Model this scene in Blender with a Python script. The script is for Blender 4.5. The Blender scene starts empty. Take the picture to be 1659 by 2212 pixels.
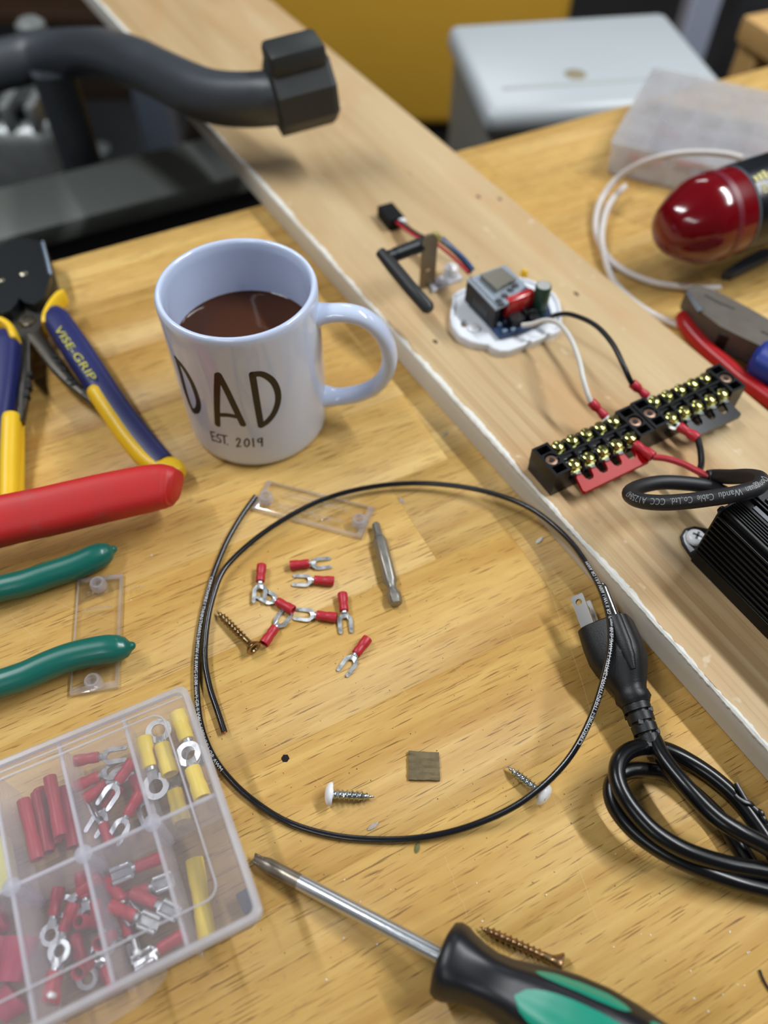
import bpy, bmesh, math, random
from mathutils import Vector, Matrix
from mathutils.geometry import tessellate_polygon

# ------------------------------------------------------------------ scene, camera, light
# All dimensions are millimetres in the bench frame (z = 0 is the bench top, x right, y away); K turns them into metres.
K = 0.001
BENCH_Z = 0.90                      # bench top above the floor, metres
sc = bpy.context.scene
COL = sc.collection
rnd = random.Random(7)

cd = bpy.data.cameras.new('camera')
cam = bpy.data.objects.new('camera', cd)
COL.objects.link(cam)
cd.sensor_fit = 'VERTICAL'
cd.sensor_height = 36.0
cd.sensor_width = 27.0
cd.lens = 1661.0 / 2212.0 * 36.0
cd.clip_start = 0.01
cd.clip_end = 30
pitch, roll = math.radians(54.09), math.radians(0.44)
fwd = Vector((0, math.cos(pitch), -math.sin(pitch)))
rgt0 = Vector((1, 0, 0))
up0 = rgt0.cross(fwd)
rgt = rgt0 * math.cos(roll) + up0 * math.sin(roll)
upv = -rgt0 * math.sin(roll) + up0 * math.cos(roll)
mat4 = Matrix((rgt, upv, -fwd)).transposed().to_4x4()
mat4.translation = (0, 0, BENCH_Z + 0.3409)
cam.matrix_world = mat4
cd.dof.use_dof = True
cd.dof.focus_distance = 0.345
cd.dof.aperture_fstop = 4.2
sc.camera = cam

sc.view_settings.view_transform = 'Standard'
sc.view_settings.look = 'None'
sc.view_settings.gamma = 1.0
sc.view_settings.use_curve_mapping = False
sc.view_settings.exposure = -0.36
sc.cycles.transparent_max_bounces = 24
sc.cycles.use_denoising = True
sc.cycles.max_bounces = 6
sc.cycles.diffuse_bounces = 3
sc.cycles.glossy_bounces = 3
sc.cycles.transmission_bounces = 3
sc.cycles.caustics_reflective = False
sc.cycles.caustics_refractive = False
sc.cycles.use_adaptive_sampling = True
sc.cycles.adaptive_threshold = 0.06

w = bpy.data.worlds.new('workshop_air')
sc.world = w
w.use_nodes = True
bg = w.node_tree.nodes['Background']
bg.inputs[0].default_value = (0.90, 0.95, 1.0, 1)
bg.inputs[1].default_value = 0.09


def tube_light(name, x, y, z, rz, power, length=1.2, width=0.10, col=(0.95, 0.98, 1.0), aim=None):
    """A fluorescent batten under the workshop ceiling (metres from the bench corner under the camera)."""
    l = bpy.data.lights.new(name, 'AREA')
    l.shape = 'RECTANGLE'
    l.size, l.size_y = length, width
    l.energy = power
    l.color = col
    o = bpy.data.objects.new(name, l)
    COL.objects.link(o)
    o.location = (x, y, BENCH_Z + z)
    o.rotation_euler = (0, 0, math.radians(rz))
    return o


tube_light('ceiling_tube_light', 1.08, 0.55, 1.55, 118, 46, width=0.07)
tube_light('ceiling_tube_light', -1.0, 0.75, 1.55, 118, 27, width=0.07)
tube_light('ceiling_tube_light', 2.3, 0.9, 1.55, 118, 10)
tube_light('ceiling_tube_light', 0.1, 3.0, 1.55, 118, 14)
tube_light('ceiling_tube_light', -0.5, -1.2, 1.55, 118, 10)

# ------------------------------------------------------------------ materials


def lin(c):
    return tuple(((v / 255) / 12.92 if v / 255 <= 0.04045 else ((v / 255 + 0.055) / 1.055) ** 2.4) for v in c[:3]) + (1,)


MATS = {}


def M(name, col, rough=0.5, metal=0.0, var=0.0, vscale=60.0, bump=0.0, bscale=400.0, coat=0.0, spec=0.5, rvar=0.0, sss=0.0):
    """Principled material with optional procedural colour mottling and relief."""
    if name in MATS:
        return MATS[name]
    m = bpy.data.materials.new(name)
    m.use_nodes = True
    nt = m.node_tree
    b = nt.nodes['Principled BSDF']
    b.inputs['Base Color'].default_value = lin(col)
    b.inputs['Roughness'].default_value = rough
    b.inputs['Metallic'].default_value = metal
    b.inputs['Specular IOR Level'].default_value = spec
    b.inputs['Coat Weight'].default_value = coat
    b.inputs['Coat Roughness'].default_value = 0.12
    if sss:
        b.inputs['Subsurface Weight'].default_value = sss
        b.inputs['Subsurface Radius'].default_value = (0.002, 0.002, 0.002)
    tc = nt.nodes.new('ShaderNodeTexCoord')
    if var or rvar:
        n = nt.nodes.new('ShaderNodeTexNoise')
        n.inputs['Scale'].default_value = vscale
        n.inputs['Detail'].default_value = 5
        nt.links.new(tc.outputs['Object'], n.inputs['Vector'])
        if var:
            mx = nt.nodes.new('ShaderNodeMix')
            mx.data_type = 'RGBA'
            c = lin(col)
            mx.inputs[6].default_value = tuple(max(0, v * (1 - var)) for v in c[:3]) + (1,)
            mx.inputs[7].default_value = tuple(min(1, v * (1 + var)) for v in c[:3]) + (1,)
            nt.links.new(n.outputs['Fac'], mx.inputs[0])
            nt.links.new(mx.outputs[2], b.inputs['Base Color'])
        if rvar:
            mr = nt.nodes.new('ShaderNodeMapRange')
            mr.inputs['From Min'].default_value = 0.3
            mr.inputs['From Max'].default_value = 0.7
            mr.inputs['To Min'].default_value = max(0.02, rough - rvar)
            mr.inputs['To Max'].default_value = min(1, rough + rvar)
            nt.links.new(n.outputs['Fac'], mr.inputs['Value'])
            nt.links.new(mr.outputs['Result'], b.inputs['Roughness'])
    if bump:
        n2 = nt.nodes.new('ShaderNodeTexNoise')
        n2.inputs['Scale'].default_value = bscale
        n2.inputs['Detail'].default_value = 3
        nt.links.new(tc.outputs['Object'], n2.inputs['Vector'])
        bp = nt.nodes.new('ShaderNodeBump')
        bp.inputs['Strength'].default_value = bump
        bp.inputs['Distance'].default_value = 0.0004
        nt.links.new(n2.outputs['Fac'], bp.inputs['Height'])
        nt.links.new(bp.outputs['Normal'], b.inputs['Normal'])
    MATS[name] = m
    return m


def M_clear(name, tint, haze, hazecol, rough=0.08, gloss=0.06, fres=0.25):
    """Thin moulded plastic: light goes straight through, with a share of milky scatter and a surface sheen."""
    if name in MATS:
        return MATS[name]
    m = bpy.data.materials.new(name)
    m.use_nodes = True
    nt = m.node_tree
    nt.nodes.remove(nt.nodes['Principled BSDF'])
    out = nt.nodes['Material Output']
    tr = nt.nodes.new('ShaderNodeBsdfTransparent')
    tr.inputs[0].default_value = lin(tint)
    df = nt.nodes.new('ShaderNodeBsdfDiffuse')
    df.inputs[0].default_value = lin(hazecol)
    tl = nt.nodes.new('ShaderNodeBsdfTranslucent')
    tl.inputs[0].default_value = lin(hazecol)
    gl = nt.nodes.new('ShaderNodeBsdfGlossy')
    gl.inputs['Roughness'].default_value = rough
    a1 = nt.nodes.new('ShaderNodeMixShader')
    a1.inputs[0].default_value = 0.5
    nt.links.new(df.outputs[0], a1.inputs[1])
    nt.links.new(tl.outputs[0], a1.inputs[2])
    a2 = nt.nodes.new('ShaderNodeMixShader')
    tc = nt.nodes.new('ShaderNodeTexCoord')
    n = nt.nodes.new('ShaderNodeTexNoise')
    n.inputs['Scale'].default_value = 45
    n.inputs['Detail'].default_value = 6
    nt.links.new(tc.outputs['Object'], n.inputs['Vector'])
    mr = nt.nodes.new('ShaderNodeMapRange')
    mr.inputs['From Min'].default_value = 0.3
    mr.inputs['From Max'].default_value = 0.7
    mr.inputs['To Min'].default_value = haze * 0.8
    mr.inputs['To Max'].default_value = min(1, haze * 1.2)
    nt.links.new(n.outputs['Fac'], mr.inputs['Value'])
    nt.links.new(mr.outputs['Result'], a2.inputs[0])
    nt.links.new(tr.outputs[0], a2.inputs[1])
    nt.links.new(a1.outputs[0], a2.inputs[2])
    fr = nt.nodes.new('ShaderNodeLayerWeight')
    fr.inputs['Blend'].default_value = 0.25
    mu = nt.nodes.new('ShaderNodeMath')
    mu.operation = 'MULTIPLY_ADD'
    mu.inputs[1].default_value = fres
    mu.inputs[2].default_value = gloss
    nt.links.new(fr.outputs['Fresnel'], mu.inputs[0])
    a3 = nt.nodes.new('ShaderNodeMixShader')
    nt.links.new(mu.outputs[0], a3.inputs[0])
    nt.links.new(a2.outputs[0], a3.inputs[1])
    nt.links.new(gl.outputs[0], a3.inputs[2])
    nt.links.new(a3.outputs[0], out.inputs['Surface'])
    MATS[name] = m
    return m


class NT:
    """Small helper to write node trees tersely."""

    def __init__(s, name):
        s.m = bpy.data.materials.new(name)
        s.m.use_nodes = True
        s.nt = s.m.node_tree
        s.b = s.nt.nodes['Principled BSDF']
        s.tc = s.nt.nodes.new('ShaderNodeTexCoord')
        s.oi = s.nt.nodes.new('ShaderNodeObjectInfo')

    def L(s, a, b):
        s.nt.links.new(a, b)

    def n(s, t, **kw):
        x = s.nt.nodes.new('ShaderNode' + t)
        for k, v in kw.items():
            setattr(x, k, v)
        return x

    def coords(s, scale, jitter=True):
        mp = s.n('Mapping')
        mp.inputs['Scale'].default_value = scale
        if jitter:
            ad = s.n('VectorMath', operation='ADD')
            ml = s.n('VectorMath', operation='SCALE')
            s.L(s.oi.outputs['Random'], ml.inputs[3])
            ml.inputs[0].default_value = (3.7, 9.1, 5.3)
            s.L(s.tc.outputs['Object'], ad.inputs[0])
            s.L(ml.outputs[0], ad.inputs[1])
            s.L(ad.outputs[0], mp.inputs['Vector'])
        else:
            s.L(s.tc.outputs['Object'], mp.inputs['Vector'])
        return mp.outputs[0]

    def noise(s, vec, scale=1.0, detail=4.0, rough=0.55, dist=0.0):
        x = s.n('TexNoise')
        x.inputs['Scale'].default_value = scale
        x.inputs['Detail'].default_value = detail
        x.inputs['Roughness'].default_value = rough
        x.inputs['Distortion'].default_value = dist
        s.L(vec, x.inputs['Vector'])
        return x.outputs['Fac']

    def rng(s, v, a, b, c=0.0, d=1.0):
        x = s.n('MapRange')
        x.inputs['From Min'].default_value = a
        x.inputs['From Max'].default_value = b
        x.inputs['To Min'].default_value = c
        x.inputs['To Max'].default_value = d
        s.L(v, x.inputs['Value'])
        return x.outputs['Result']

    def mix(s, f, a, b, blend='MIX'):
        x = s.n('Mix', data_type='RGBA', blend_type=blend)
        if isinstance(f, (int, float)):
            x.inputs[0].default_value = f
        else:
            s.L(f, x.inputs[0])
        for v, i in ((a, 6), (b, 7)):
            if isinstance(v, tuple):
                x.inputs[i].default_value = lin(v)
            else:
                s.L(v, x.inputs[i])
        return x.outputs[2]

    def math(s, op, a, b=0.0):
        x = s.n('Math', operation=op)
        for v, i in ((a, 0), (b, 1)):
            if isinstance(v, (int, float)):
                x.inputs[i].default_value = v
            else:
                s.L(v, x.inputs[i])
        return x.outputs[0]

    def bump(s, h, strength=0.2, dist=0.0003):
        x = s.n('Bump')
        x.inputs['Strength'].default_value = strength
        x.inputs['Distance'].default_value = dist
        s.L(h, x.inputs['Height'])
        s.L(x.outputs[0], s.b.inputs['Normal'])


def make_bench_wood():
    t = NT('varnished_rubberwood')
    big = t.noise(t.coords((3, 22, 22)), 1.0, 4, 0.6, 1.0)
    mid = t.noise(t.coords((9, 160, 160)), 1.0, 5, 0.6, 0.6)
    pores = t.noise(t.coords((55, 1500, 1500)), 1.0, 2, 0.5, 0.0)
    pores2 = t.noise(t.coords((34, 800, 800)), 1.0, 3, 0.6, 0.5)
    c = t.mix(t.rng(big, 0.32, 0.68), (197, 156, 84), (227, 192, 119))
    c = t.mix(t.rng(mid, 0.35, 0.70, 0.0, 0.55), c, (180, 130, 62))
    tone = t.n('ValToRGB')
    e = tone.color_ramp.elements
    e[0].color = (0.92, 0.88, 0.82, 1)
    e[1].color = (1.06, 1.08, 1.12, 1)
    t.L(t.oi.outputs['Random'], tone.inputs[0])
    c = t.mix(1.0, c, tone.outputs[0], 'MULTIPLY')
    c = t.mix(t.rng(pores2, 0.60, 0.72, 0.0, 0.55), c, (140, 92, 40))
    c = t.mix(t.rng(pores, 0.62, 0.68, 0.0, 0.75), c, (100, 62, 26))
    # pale scuffs and grey rubbed-in dirt, each with its own shape
    vec = t.coords((1, 1, 1), False)
    dirt = t.noise(vec, 26, 6, 0.65)
    dirt2 = t.noise(vec, 330, 3, 0.7)
    c = t.mix(t.math('MULTIPLY', t.rng(dirt, 0.66, 0.76, 0, 0.6), t.rng(dirt2, 0.48, 0.60)), c, (112, 102, 88))
    t.L(c, t.b.inputs['Base Color'])
    t.L(t.rng(mid, 0.3, 0.7, 0.42, 0.50), t.b.inputs['Roughness'])
    t.b.inputs['Specular IOR Level'].default_value = 0.32
    t.bump(t.math('ADD', t.math('MULTIPLY', pores, -0.6), mid), 0.10)
    return t.m


def make_pine():
    t = NT('rough_pine_board')
    v1 = t.coords((2.2, 26, 26), False)
    big = t.noise(v1, 1.0, 3, 0.5, 1.2)
    lines = t.noise(t.coords((1.6, 240, 240), False), 1.0, 3, 0.5, 0.25)
    fine = t.noise(t.coords((14, 900, 900), False), 1.0, 3, 0.6)
    blot = t.noise(t.coords((6, 14, 14), False), 1.0, 3, 0.5, 0.8)
    c = t.mix(t.rng(big, 0.30, 0.70), (181, 151, 108), (203, 178, 137))
    c = t.mix(t.rng(blot, 0.52, 0.70, 0.0, 0.45), c, (193, 143, 92))
    # the growth rings crowd together towards the painted edge
    sx = t.n('SeparateXYZ')
    t.L(t.tc.outputs['Object'], sx.inputs[0])
    near = t.math('MULTIPLY', t.rng(sx.outputs[1], -0.075, 0.045, 1.0, 0.1), t.rng(sx.outputs[0], 0.0, 0.35, 0.12, 1.0))
    c = t.mix(t.math('MULTIPLY', t.rng(lines, 0.50, 0.64, 0, 0.6), near), c, (158, 120, 76))
    c = t.mix(t.rng(fine, 0.58, 0.72, 0.0, 0.30), c, (140, 104, 66))
    drip = t.noise(t.coords((1, 1, 1), False), 95, 2, 0.5)
    c = t.mix(t.rng(drip, 0.70, 0.76, 0.0, 0.5), c, (224, 208, 178))
    knot = t.noise(t.coords((34, 60, 60), False), 1.0, 2, 0.4)
    c = t.mix(t.rng(knot, 0.735, 0.80, 0.0, 0.6), c, (110, 74, 42))
    t.L(c, t.b.inputs['Base Color'])
    t.b.inputs['Roughness'].default_value = 0.52
    t.b.inputs['Specular IOR Level'].default_value = 0.35
    t.bump(t.math('ADD', lines, fine), 0.12)
    return t.m


# ------------------------------------------------------------------ mesh tools


class MB:
    """Collects polygons in millimetres."""

    def __init__(s):
        s.v, s.f, s.mi = [], [], []
        s.cur = 0

    def add(s, vs, fs, m=None):
        b = len(s.v)
        s.v.extend(Vector(p) for p in vs)
        s.f.extend(tuple(b + i for i in f) for f in fs)
        s.mi.extend([s.cur if m is None else m] * len(fs))
        return s

    def xf(s, mtx, start=0):
        for i in range(start, len(s.v)):
            s.v[i] = mtx @ s.v[i]
        return s

    def mark(s):
        return len(s.v)

    def box(s, c, d, bev=0.0, seg=2, rz=0.0):
        """Box centred at c with sizes d and rounded edges."""
        bm = bmesh.new()
        bmesh.ops.create_cube(bm, size=1.0)
        for v in bm.verts:
            v.co = Vector((v.co.x * d[0], v.co.y * d[1], v.co.z * d[2]))
        if bev > 0:
            bmesh.ops.bevel(bm, geom=list(bm.edges), offset=min(bev, min(d) * 0.49), segments=seg, profile=0.5, affect='EDGES')
        bm.verts.ensure_lookup_table()
        R = Matrix.Rotation(rz, 3, 'Z')
        vs = [R @ v.co + Vector(c) for v in bm.verts]
        fs = [tuple(v.index for v in f.verts) for f in bm.faces]
        bm.free()
        return s.add(vs, fs)

    def rings(s, rings, cap0=True, cap1=True, closed=False):
        n = len(rings[0])
        vs = [p for r in rings for p in r]
        fs = []
        m = len(rings)
        for i in range(m if closed else m - 1):
            a, b = i * n, ((i + 1) % m) * n
            for j in range(n):
                k = (j + 1) % n
                fs.append((a + j, a + k, b + k, b + j))
        if not closed:
            if cap0:
                fs.append(tuple(range(n - 1, -1, -1)))
            if cap1:
                fs.append(tuple((m - 1) * n + j for j in range(n)))
        return s.add(vs, fs)

    def lathe(s, prof, n=24, o=(0, 0, 0), ax='z', cap=True):
        """prof = [(radius, distance along the axis)], seen from outside going up."""
        R = []
        o = Vector(o)
        for r, h in prof:
            ring = []
            for j in range(n):
                a = 2 * math.pi * j / n
                c, q = r * math.cos(a), r * math.sin(a)
                ring.append(o + (Vector((c, q, h)) if ax == 'z' else Vector((h, c, q)) if ax == 'x' else Vector((q, h, c))))
            R.append(ring)
        return s.rings(R, cap, cap)

    def cyl(s, p0, p1, r0, r1=None, n=14):
        p0, p1 = Vector(p0), Vector(p1)
        return s.tube([p0, p1], [r0, r0 if r1 is None else r1], n)

    def tube(s, pts, r, n=10, caps=True, closed=False, flat=None, ref=None):
        """Sweep a circle (or an ellipse: flat=(a, b) factors, a across and b upward) along pts."""
        pts = [Vector(p) for p in pts]
        m = len(pts)
        rs = list(r) if isinstance(r, (list, tuple)) else [r] * m
        R = []
        nrm = None
        for i in range(m):
            if closed:
                t = pts[(i + 1) % m] - pts[i - 1]
            else:
                t = pts[min(i + 1, m - 1)] - pts[max(i - 1, 0)]
            t.normalize()
            if ref is not None:
                nrm = Vector(ref)
            elif nrm is None:
                nrm = Vector((0, 0, 1)) if abs(t.z) < 0.9 else Vector((1, 0, 0))
            nrm = (nrm - t * nrm.dot(t)).normalized()
            bi = t.cross(nrm)
            fa, fb = flat if flat else (1, 1)
            R.append([pts[i] + (bi * math.cos(2 * math.pi * j / n) * fa + nrm * math.sin(2 * math.pi * j / n) * fb) * rs[i] for j in range(n)])
        return s.rings(R, caps, caps, closed)

    def prism(s, loops, z0, z1):
        """Extrude a flat outline (first loop counter-clockwise, further loops are holes) from z0 to z1."""
        if not isinstance(loops[0][0], (list, tuple, Vector)):
            loops = [loops]
        flat = [[Vector((p[0], p[1], 0)) for p in l] for l in loops]
        tris = tessellate_polygon(flat)
        allp = [p for l in flat for p in l]
        n = len(allp)
        vs = [(p.x, p.y, z0) for p in allp] + [(p.x, p.y, z1) for p in allp]
        fs = []
        for t in tris:
            a, b, c = (allp[i] for i in t)
            t = tuple(t)
            if (b - a).cross(c - a).z < 0:
                t = t[::-1]
            fs.append(tuple(n + i for i in t))
            fs.append(tuple(t[::-1]))
        k = 0
        for li, l in enumerate(flat):
            m = len(l)
            area = sum(l[i].x * l[(i + 1) % m].y - l[(i + 1) % m].x * l[i].y for i in range(m))
            for i in range(m):
                j = (i + 1) % m
                q = (k + i, k + j, n + k + j, n + k + i)
                fs.append(q if (area > 0) == (li == 0) else q[::-1])
            k += m
        return s.add(vs, fs)

    def grid(s, P, wrap=False):
        """Quads over a table of points P[i][j]."""
        n, m = len(P), len(P[0])
        vs = [p for r in P for p in r]
        fs = []
        for i in range(n - 1):
            for j in range(m if wrap else m - 1):
                k = (j + 1) % m
                fs.append((i * m + j, i * m + k, (i + 1) * m + k, (i + 1) * m + j))
        return s.add(vs, fs)


def circ(cx, cy, r, n=24, a0=0.0, a1=2 * math.pi, ry=None, end=False):
    k = n if not end else n - 1
    return [(cx + r * math.cos(a0 + (a1 - a0) * i / k), cy + (r if ry is None else ry) * math.sin(a0 + (a1 - a0) * i / k)) for i in range(n)]


def rrect(x0, y0, x1, y1, r, n=5):
    out = []
    for cx, cy, a in ((x1 - r, y1 - r, 0), (x0 + r, y1 - r, 90), (x0 + r, y0 + r, 180), (x1 - r, y0 + r, 270)):
        for i in range(n):
            t = math.radians(a + 90 * i / (n - 1))
            out.append((cx + r * math.cos(t), cy + r * math.sin(t)))
    return out


def spline(pts, k=8):
    """Catmull-Rom through the points."""
    P = [Vector(p) for p in pts]
    P = [P[0] * 2 - P[1]] + P + [P[-1] * 2 - P[-2]]
    out = []
    for i in range(1, len(P) - 2):
        a, b, c, d = P[i - 1], P[i], P[i + 1], P[i + 2]
        for j in range(k):
            t = j / k
            out.append(0.5 * ((2 * b) + (c - a) * t + (2 * a - 5 * b + 4 * c - d) * t * t + (3 * b - a - 3 * c + d) * t ** 3))
    out.append(P[-2].copy())
    return out


def lerp_keys(x, keys):
    if x <= keys[0][0]:
        return keys[0][1]
    for (a, va), (b, vb) in zip(keys, keys[1:]):
        if x <= b:
            return va + (vb - va) * (x - a) / (b - a)
    return keys[-1][1]


def to_mesh(name, mb, mats, sharp=38):
    me = bpy.data.meshes.new(name)
    me.from_pydata([tuple(v * K) for v in mb.v], [], mb.f)
    me.polygons.foreach_set('use_smooth', [True] * len(me.polygons))
    if not isinstance(mats, (list, tuple)):
        mats = [mats]
    for m in mats:
        me.materials.append(m)
    if len(mats) > 1:
        me.polygons.foreach_set('material_index', mb.mi)
    me.set_sharp_from_angle(angle=math.radians(sharp))
    me.update()
    return me


ORG = {}


def place(o, loc, rz=0.0):
    o.location = (loc[0] * K, loc[1] * K, loc[2] * K + BENCH_Z)
    o.rotation_euler = (0, 0, rz)
    ORG[o.name] = Vector(loc)


def tag(o, label=None, cat=None, group=None, kind=None):
    for k, v in (('label', label), ('category', cat), ('group', group), ('kind', kind)):
        if v:
            o[k] = v
    return o


def thing(name, label, cat, loc, rz=0.0, group=None):
    """An Empty at the thing's base; rz in radians."""
    o = bpy.data.objects.new(name, None)
    o.empty_display_size = 0.01
    COL.objects.link(o)
    place(o, loc, rz)
    return tag(o, label, cat, group)


def part(name, mb, mat, parent, label=None, sharp=38, world=False):
    """A mesh below its thing (or part). world=True: the points are bench coordinates of an unrotated thing."""
    if world:
        p = parent
        while p.parent is not None:
            p = p.parent
        off = ORG[p.name]
        mb.v = [v - off for v in mb.v]
    o = bpy.data.objects.new(name, to_mesh(name, mb, mat, sharp))
    COL.objects.link(o)
    o.parent = parent
    return tag(o, label)


def solo(name, mb, mat, label, cat, loc, rz=0.0, group=None, sharp=38, world=False):
    """A thing that is one mesh."""
    if world:
        mb.v = [v - Vector(loc) for v in mb.v]
    o = bpy.data.objects.new(name, to_mesh(name, mb, mat, sharp))
    COL.objects.link(o)
    place(o, loc, rz)
    return tag(o, label, cat, group)


def copy_tree(o, parent=None):
    c = o.copy()
    COL.objects.link(c)
    c.parent = parent
    for ch in [x for x in bpy.data.objects if x.parent == o]:
        copy_tree(ch, c)
    return c


def reposition(o, loc, rz, label=None, tilt=None):
    place(o, loc, rz)
    if tilt:
        o.rotation_euler = (tilt[0], tilt[1], rz)
    if label:
        o['label'] = label
    return o


def text_mesh(body, size, sub=0):
    """Flat letters as (points, faces); the origin is the left end of the base line, sizes in millimetres."""
    cu = bpy.data.curves.new('lettering', 'FONT')
    cu.body = body
    cu.size = size
    cu.resolution_u = 3
    o = bpy.data.objects.new('lettering', cu)
    COL.objects.link(o)
    dg = bpy.context.evaluated_depsgraph_get()
    me = bpy.data.meshes.new_from_object(o.evaluated_get(dg))
    bpy.data.objects.remove(o)
    bpy.data.curves.remove(cu)
    vs = [v.co.copy() for v in me.vertices]
    fs = [tuple(p.vertices) for p in me.polygons]
    bpy.data.meshes.remove(me)
    return vs, fs


def refine(vs, fs, most):
    """Split long edges so that flat letters can wrap round a cable."""
    bm = bmesh.new()
    bv = [bm.verts.new(v) for v in vs]
    for f in fs:
        try:
            bm.faces.new([bv[i] for i in f])
        except ValueError:
            pass
    for _ in range(4):
        bmesh.ops.triangulate(bm, faces=list(bm.faces))
        long_ = [e for e in bm.edges if (e.verts[0].co - e.verts[1].co).length > most]
        if not long_:
            break
        bmesh.ops.subdivide_edges(bm, edges=long_, cuts=1)
    bmesh.ops.triangulate(bm, faces=list(bm.faces))
    bm.verts.index_update()
    out = [v.co.copy() for v in bm.verts], [tuple(v.index for v in f.verts) for f in bm.faces]
    bm.free()
    return out


def text_on_path(mb, body, size, path, s0, r, towards, flip=False, spacing=1.0, stretch=1.0):
    """Lay lettering on a round cable: along the path from arc length s0, wrapped round radius r on the side facing `towards`."""
    vs, fs = refine(*text_mesh(body, size), size * 0.14)
    P = [Vector(p) for p in path]
    S = [0.0]
    for a, b in zip(P, P[1:]):
        S.append(S[-1] + (b - a).length)
    tw = Vector(towards)
    h = size * 0.35
    out = []
    for v in vs:
        x = s0 + (-v.x if flip else v.x) * stretch
        x = min(max(x, 0.0), S[-1] - 1e-4)
        i = 0
        while i < len(S) - 2 and S[i + 1] < x:
            i += 1
        t = (x - S[i]) / (S[i + 1] - S[i])
        p = P[i].lerp(P[i + 1], t)
        tg0 = (P[min(i + 1, len(P) - 1)] - P[max(i - 1, 0)]).normalized()
        tg1 = (P[min(i + 2, len(P) - 1)] - P[i]).normalized()
        tg = tg0.lerp(tg1, t).normalized()
        n = (tw - tg * tw.dot(tg)).normalized()
        left = n.cross(tg)
        ang = ((-1 if flip else 1) * (v.y - h)) / r
        out.append(p + (n * math.cos(ang) + left * math.sin(ang)) * (r + 0.04))
    mb.add(out, fs)
    return mb

# ------------------------------------------------------------------ workshop shell


def struct(name, mb, mat):
    o = bpy.data.objects.new(name, to_mesh(name, mb, mat))
    COL.objects.link(o)
    o.location = (0, 0, BENCH_Z)
    o['kind'] = 'structure'
    return o


mb = MB().box((0, 1500, -905), (6400, 8000, 10))
struct('floor', mb, M('concrete_floor', (34, 33, 32), 0.8, var=0.25, vscale=6))
mb = MB().box((0, 5505, 450), (6400, 10, 2700))
struct('wall_back', mb, M('workshop_wall', (150, 148, 142), 0.8, var=0.05, vscale=3))
mb = MB().box((-3205, 1500, 450), (10, 8000, 2700))
struct('wall_left', mb, MATS['workshop_wall'])
mb = MB().box((3205, 1500, 450), (10, 8000, 2700))
struct('wall_right', mb, MATS['workshop_wall'])

# ------------------------------------------------------------------ workbench: rows of glued staves
BA = math.radians(27.1)
bench = thing('workbench', 'honey-coloured butcher-block workbench with scratches, under all the tools', 'workbench', (0, 0, 0), BA)
WOOD = make_bench_wood()
row, v1 = 0, 522.0
while v1 > -160:
    u = -760.0 - rnd.uniform(0, 350)
    while u < 1000:
        ln = rnd.choice((420.0, 520.0, 610.0, 700.0))
        m = MB().box((0, 0, 0), (ln, 57.0, 36.0), 0.12, 1)
        o = part('plank', m, WOOD, bench, sharp=60)
        o.location = ((u + ln / 2) * K, (v1 - 28.5) * K, -18 * K)
        u += ln
    v1 -= 57.0
    row += 1
mb = MB().box((120, 490, -78), (1500, 28, 84), 2)
part('apron', mb, M('bench_apron', (70, 52, 34), 0.6, var=0.2), bench)
for lx, ly in ((-560, 440), (860, 440), (-560, -120), (860, -120)):
    mb = MB().box((lx, ly, -468), (70, 70, 863), 3)
    part('leg', mb, MATS['bench_apron'], bench)
hx = (-43.0, 111.4)
mb = MB().prism([circ(0, 0, 1.9, 6)], 0.0, 0.06)
o = part('hexagonal_hole', mb, M('burnt_hole', (26, 14, 10), 0.9), bench, 'small dark hexagonal hole')
o.matrix_parent_inverse = Matrix.Rotation(-BA, 4, 'Z')
o.location = (hx[0] * K, hx[1] * K, 0)
# pale scratches across the varnish
scr = MB()
for (ax, ay), (bx, by) in [((22.2, 173.0), (72.8, 101.8)), ((72.8, 101.8), (85.6, 47.8)), ((41.1, 207.6), (58.0, 194.1)), ((52.9, 204.9), (72.2, 142.2)), ((-56.2, 127.8), (-25.1, 99.1)), ((-40.5, 90.2), (-24.8, 92.2)), ((-126.1, 244.4), (-112.0, 223.4)), ((-166.2, 189.4), (-130.0, 178.0)), ((-186.0, 181.4), (-168.8, 168.9)), ((-171.3, 161.4), (-173.4, 181.5)), ((83.9, 205.2), (99.0, 120.5)), ((15.3, 111.5), (34.6, 87.9)), ((-6.0, 160.4), (11.6, 141.8)), ((-121.4, 232.2), (-103.9, 247.8)), ((-20.6, 190.7), (-6.7, 198.9)), ((26.1, 71.3), (34.4, 49.1)), ((48.9, 120.1), (66.8, 111.9)), ((-75.4, 145.6), (-61.9, 141.2))]:
    a, b = Vector((ax, ay, 0)), Vector((bx, by, 0))
    d = (b - a).normalized()
    q = Vector((-d.y, d.x, 0))
    pts = [a.lerp(b, i / 9) + q * rnd.uniform(-0.5, 0.5) for i in range(10)]
    wd = rnd.uniform(0.03, 0.08)
    for p0, p1 in zip(pts, pts[1:]):
        scr.add([p0 - q * wd + Vector((0, 0, .02)), p1 - q * wd + Vector((0, 0, .02)), p1 + q * wd + Vector((0, 0, .02)), p0 + q * wd + Vector((0, 0, .02))], [(0, 1, 2, 3)])
o = part('scratches', scr, M('scratched_varnish', (214, 182, 124), 0.6), bench, 'pale scratches in the varnish')
o.matrix_parent_inverse = Matrix.Rotation(-BA, 4, 'Z')
o['kind'] = 'stuff'

# ------------------------------------------------------------------ long pine board with a painted edge
GA = math.radians(-58.8)
BT = 19.0                           # board thickness: its top is the level of the electronics
gb = Vector((math.cos(GA), math.sin(GA), 0))
gm = Vector((-math.sin(GA), math.cos(GA), 0))


def on_board(s, t, z=0.0):
    return gb * s + gm * t + Vector((0, 0, z))


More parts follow.
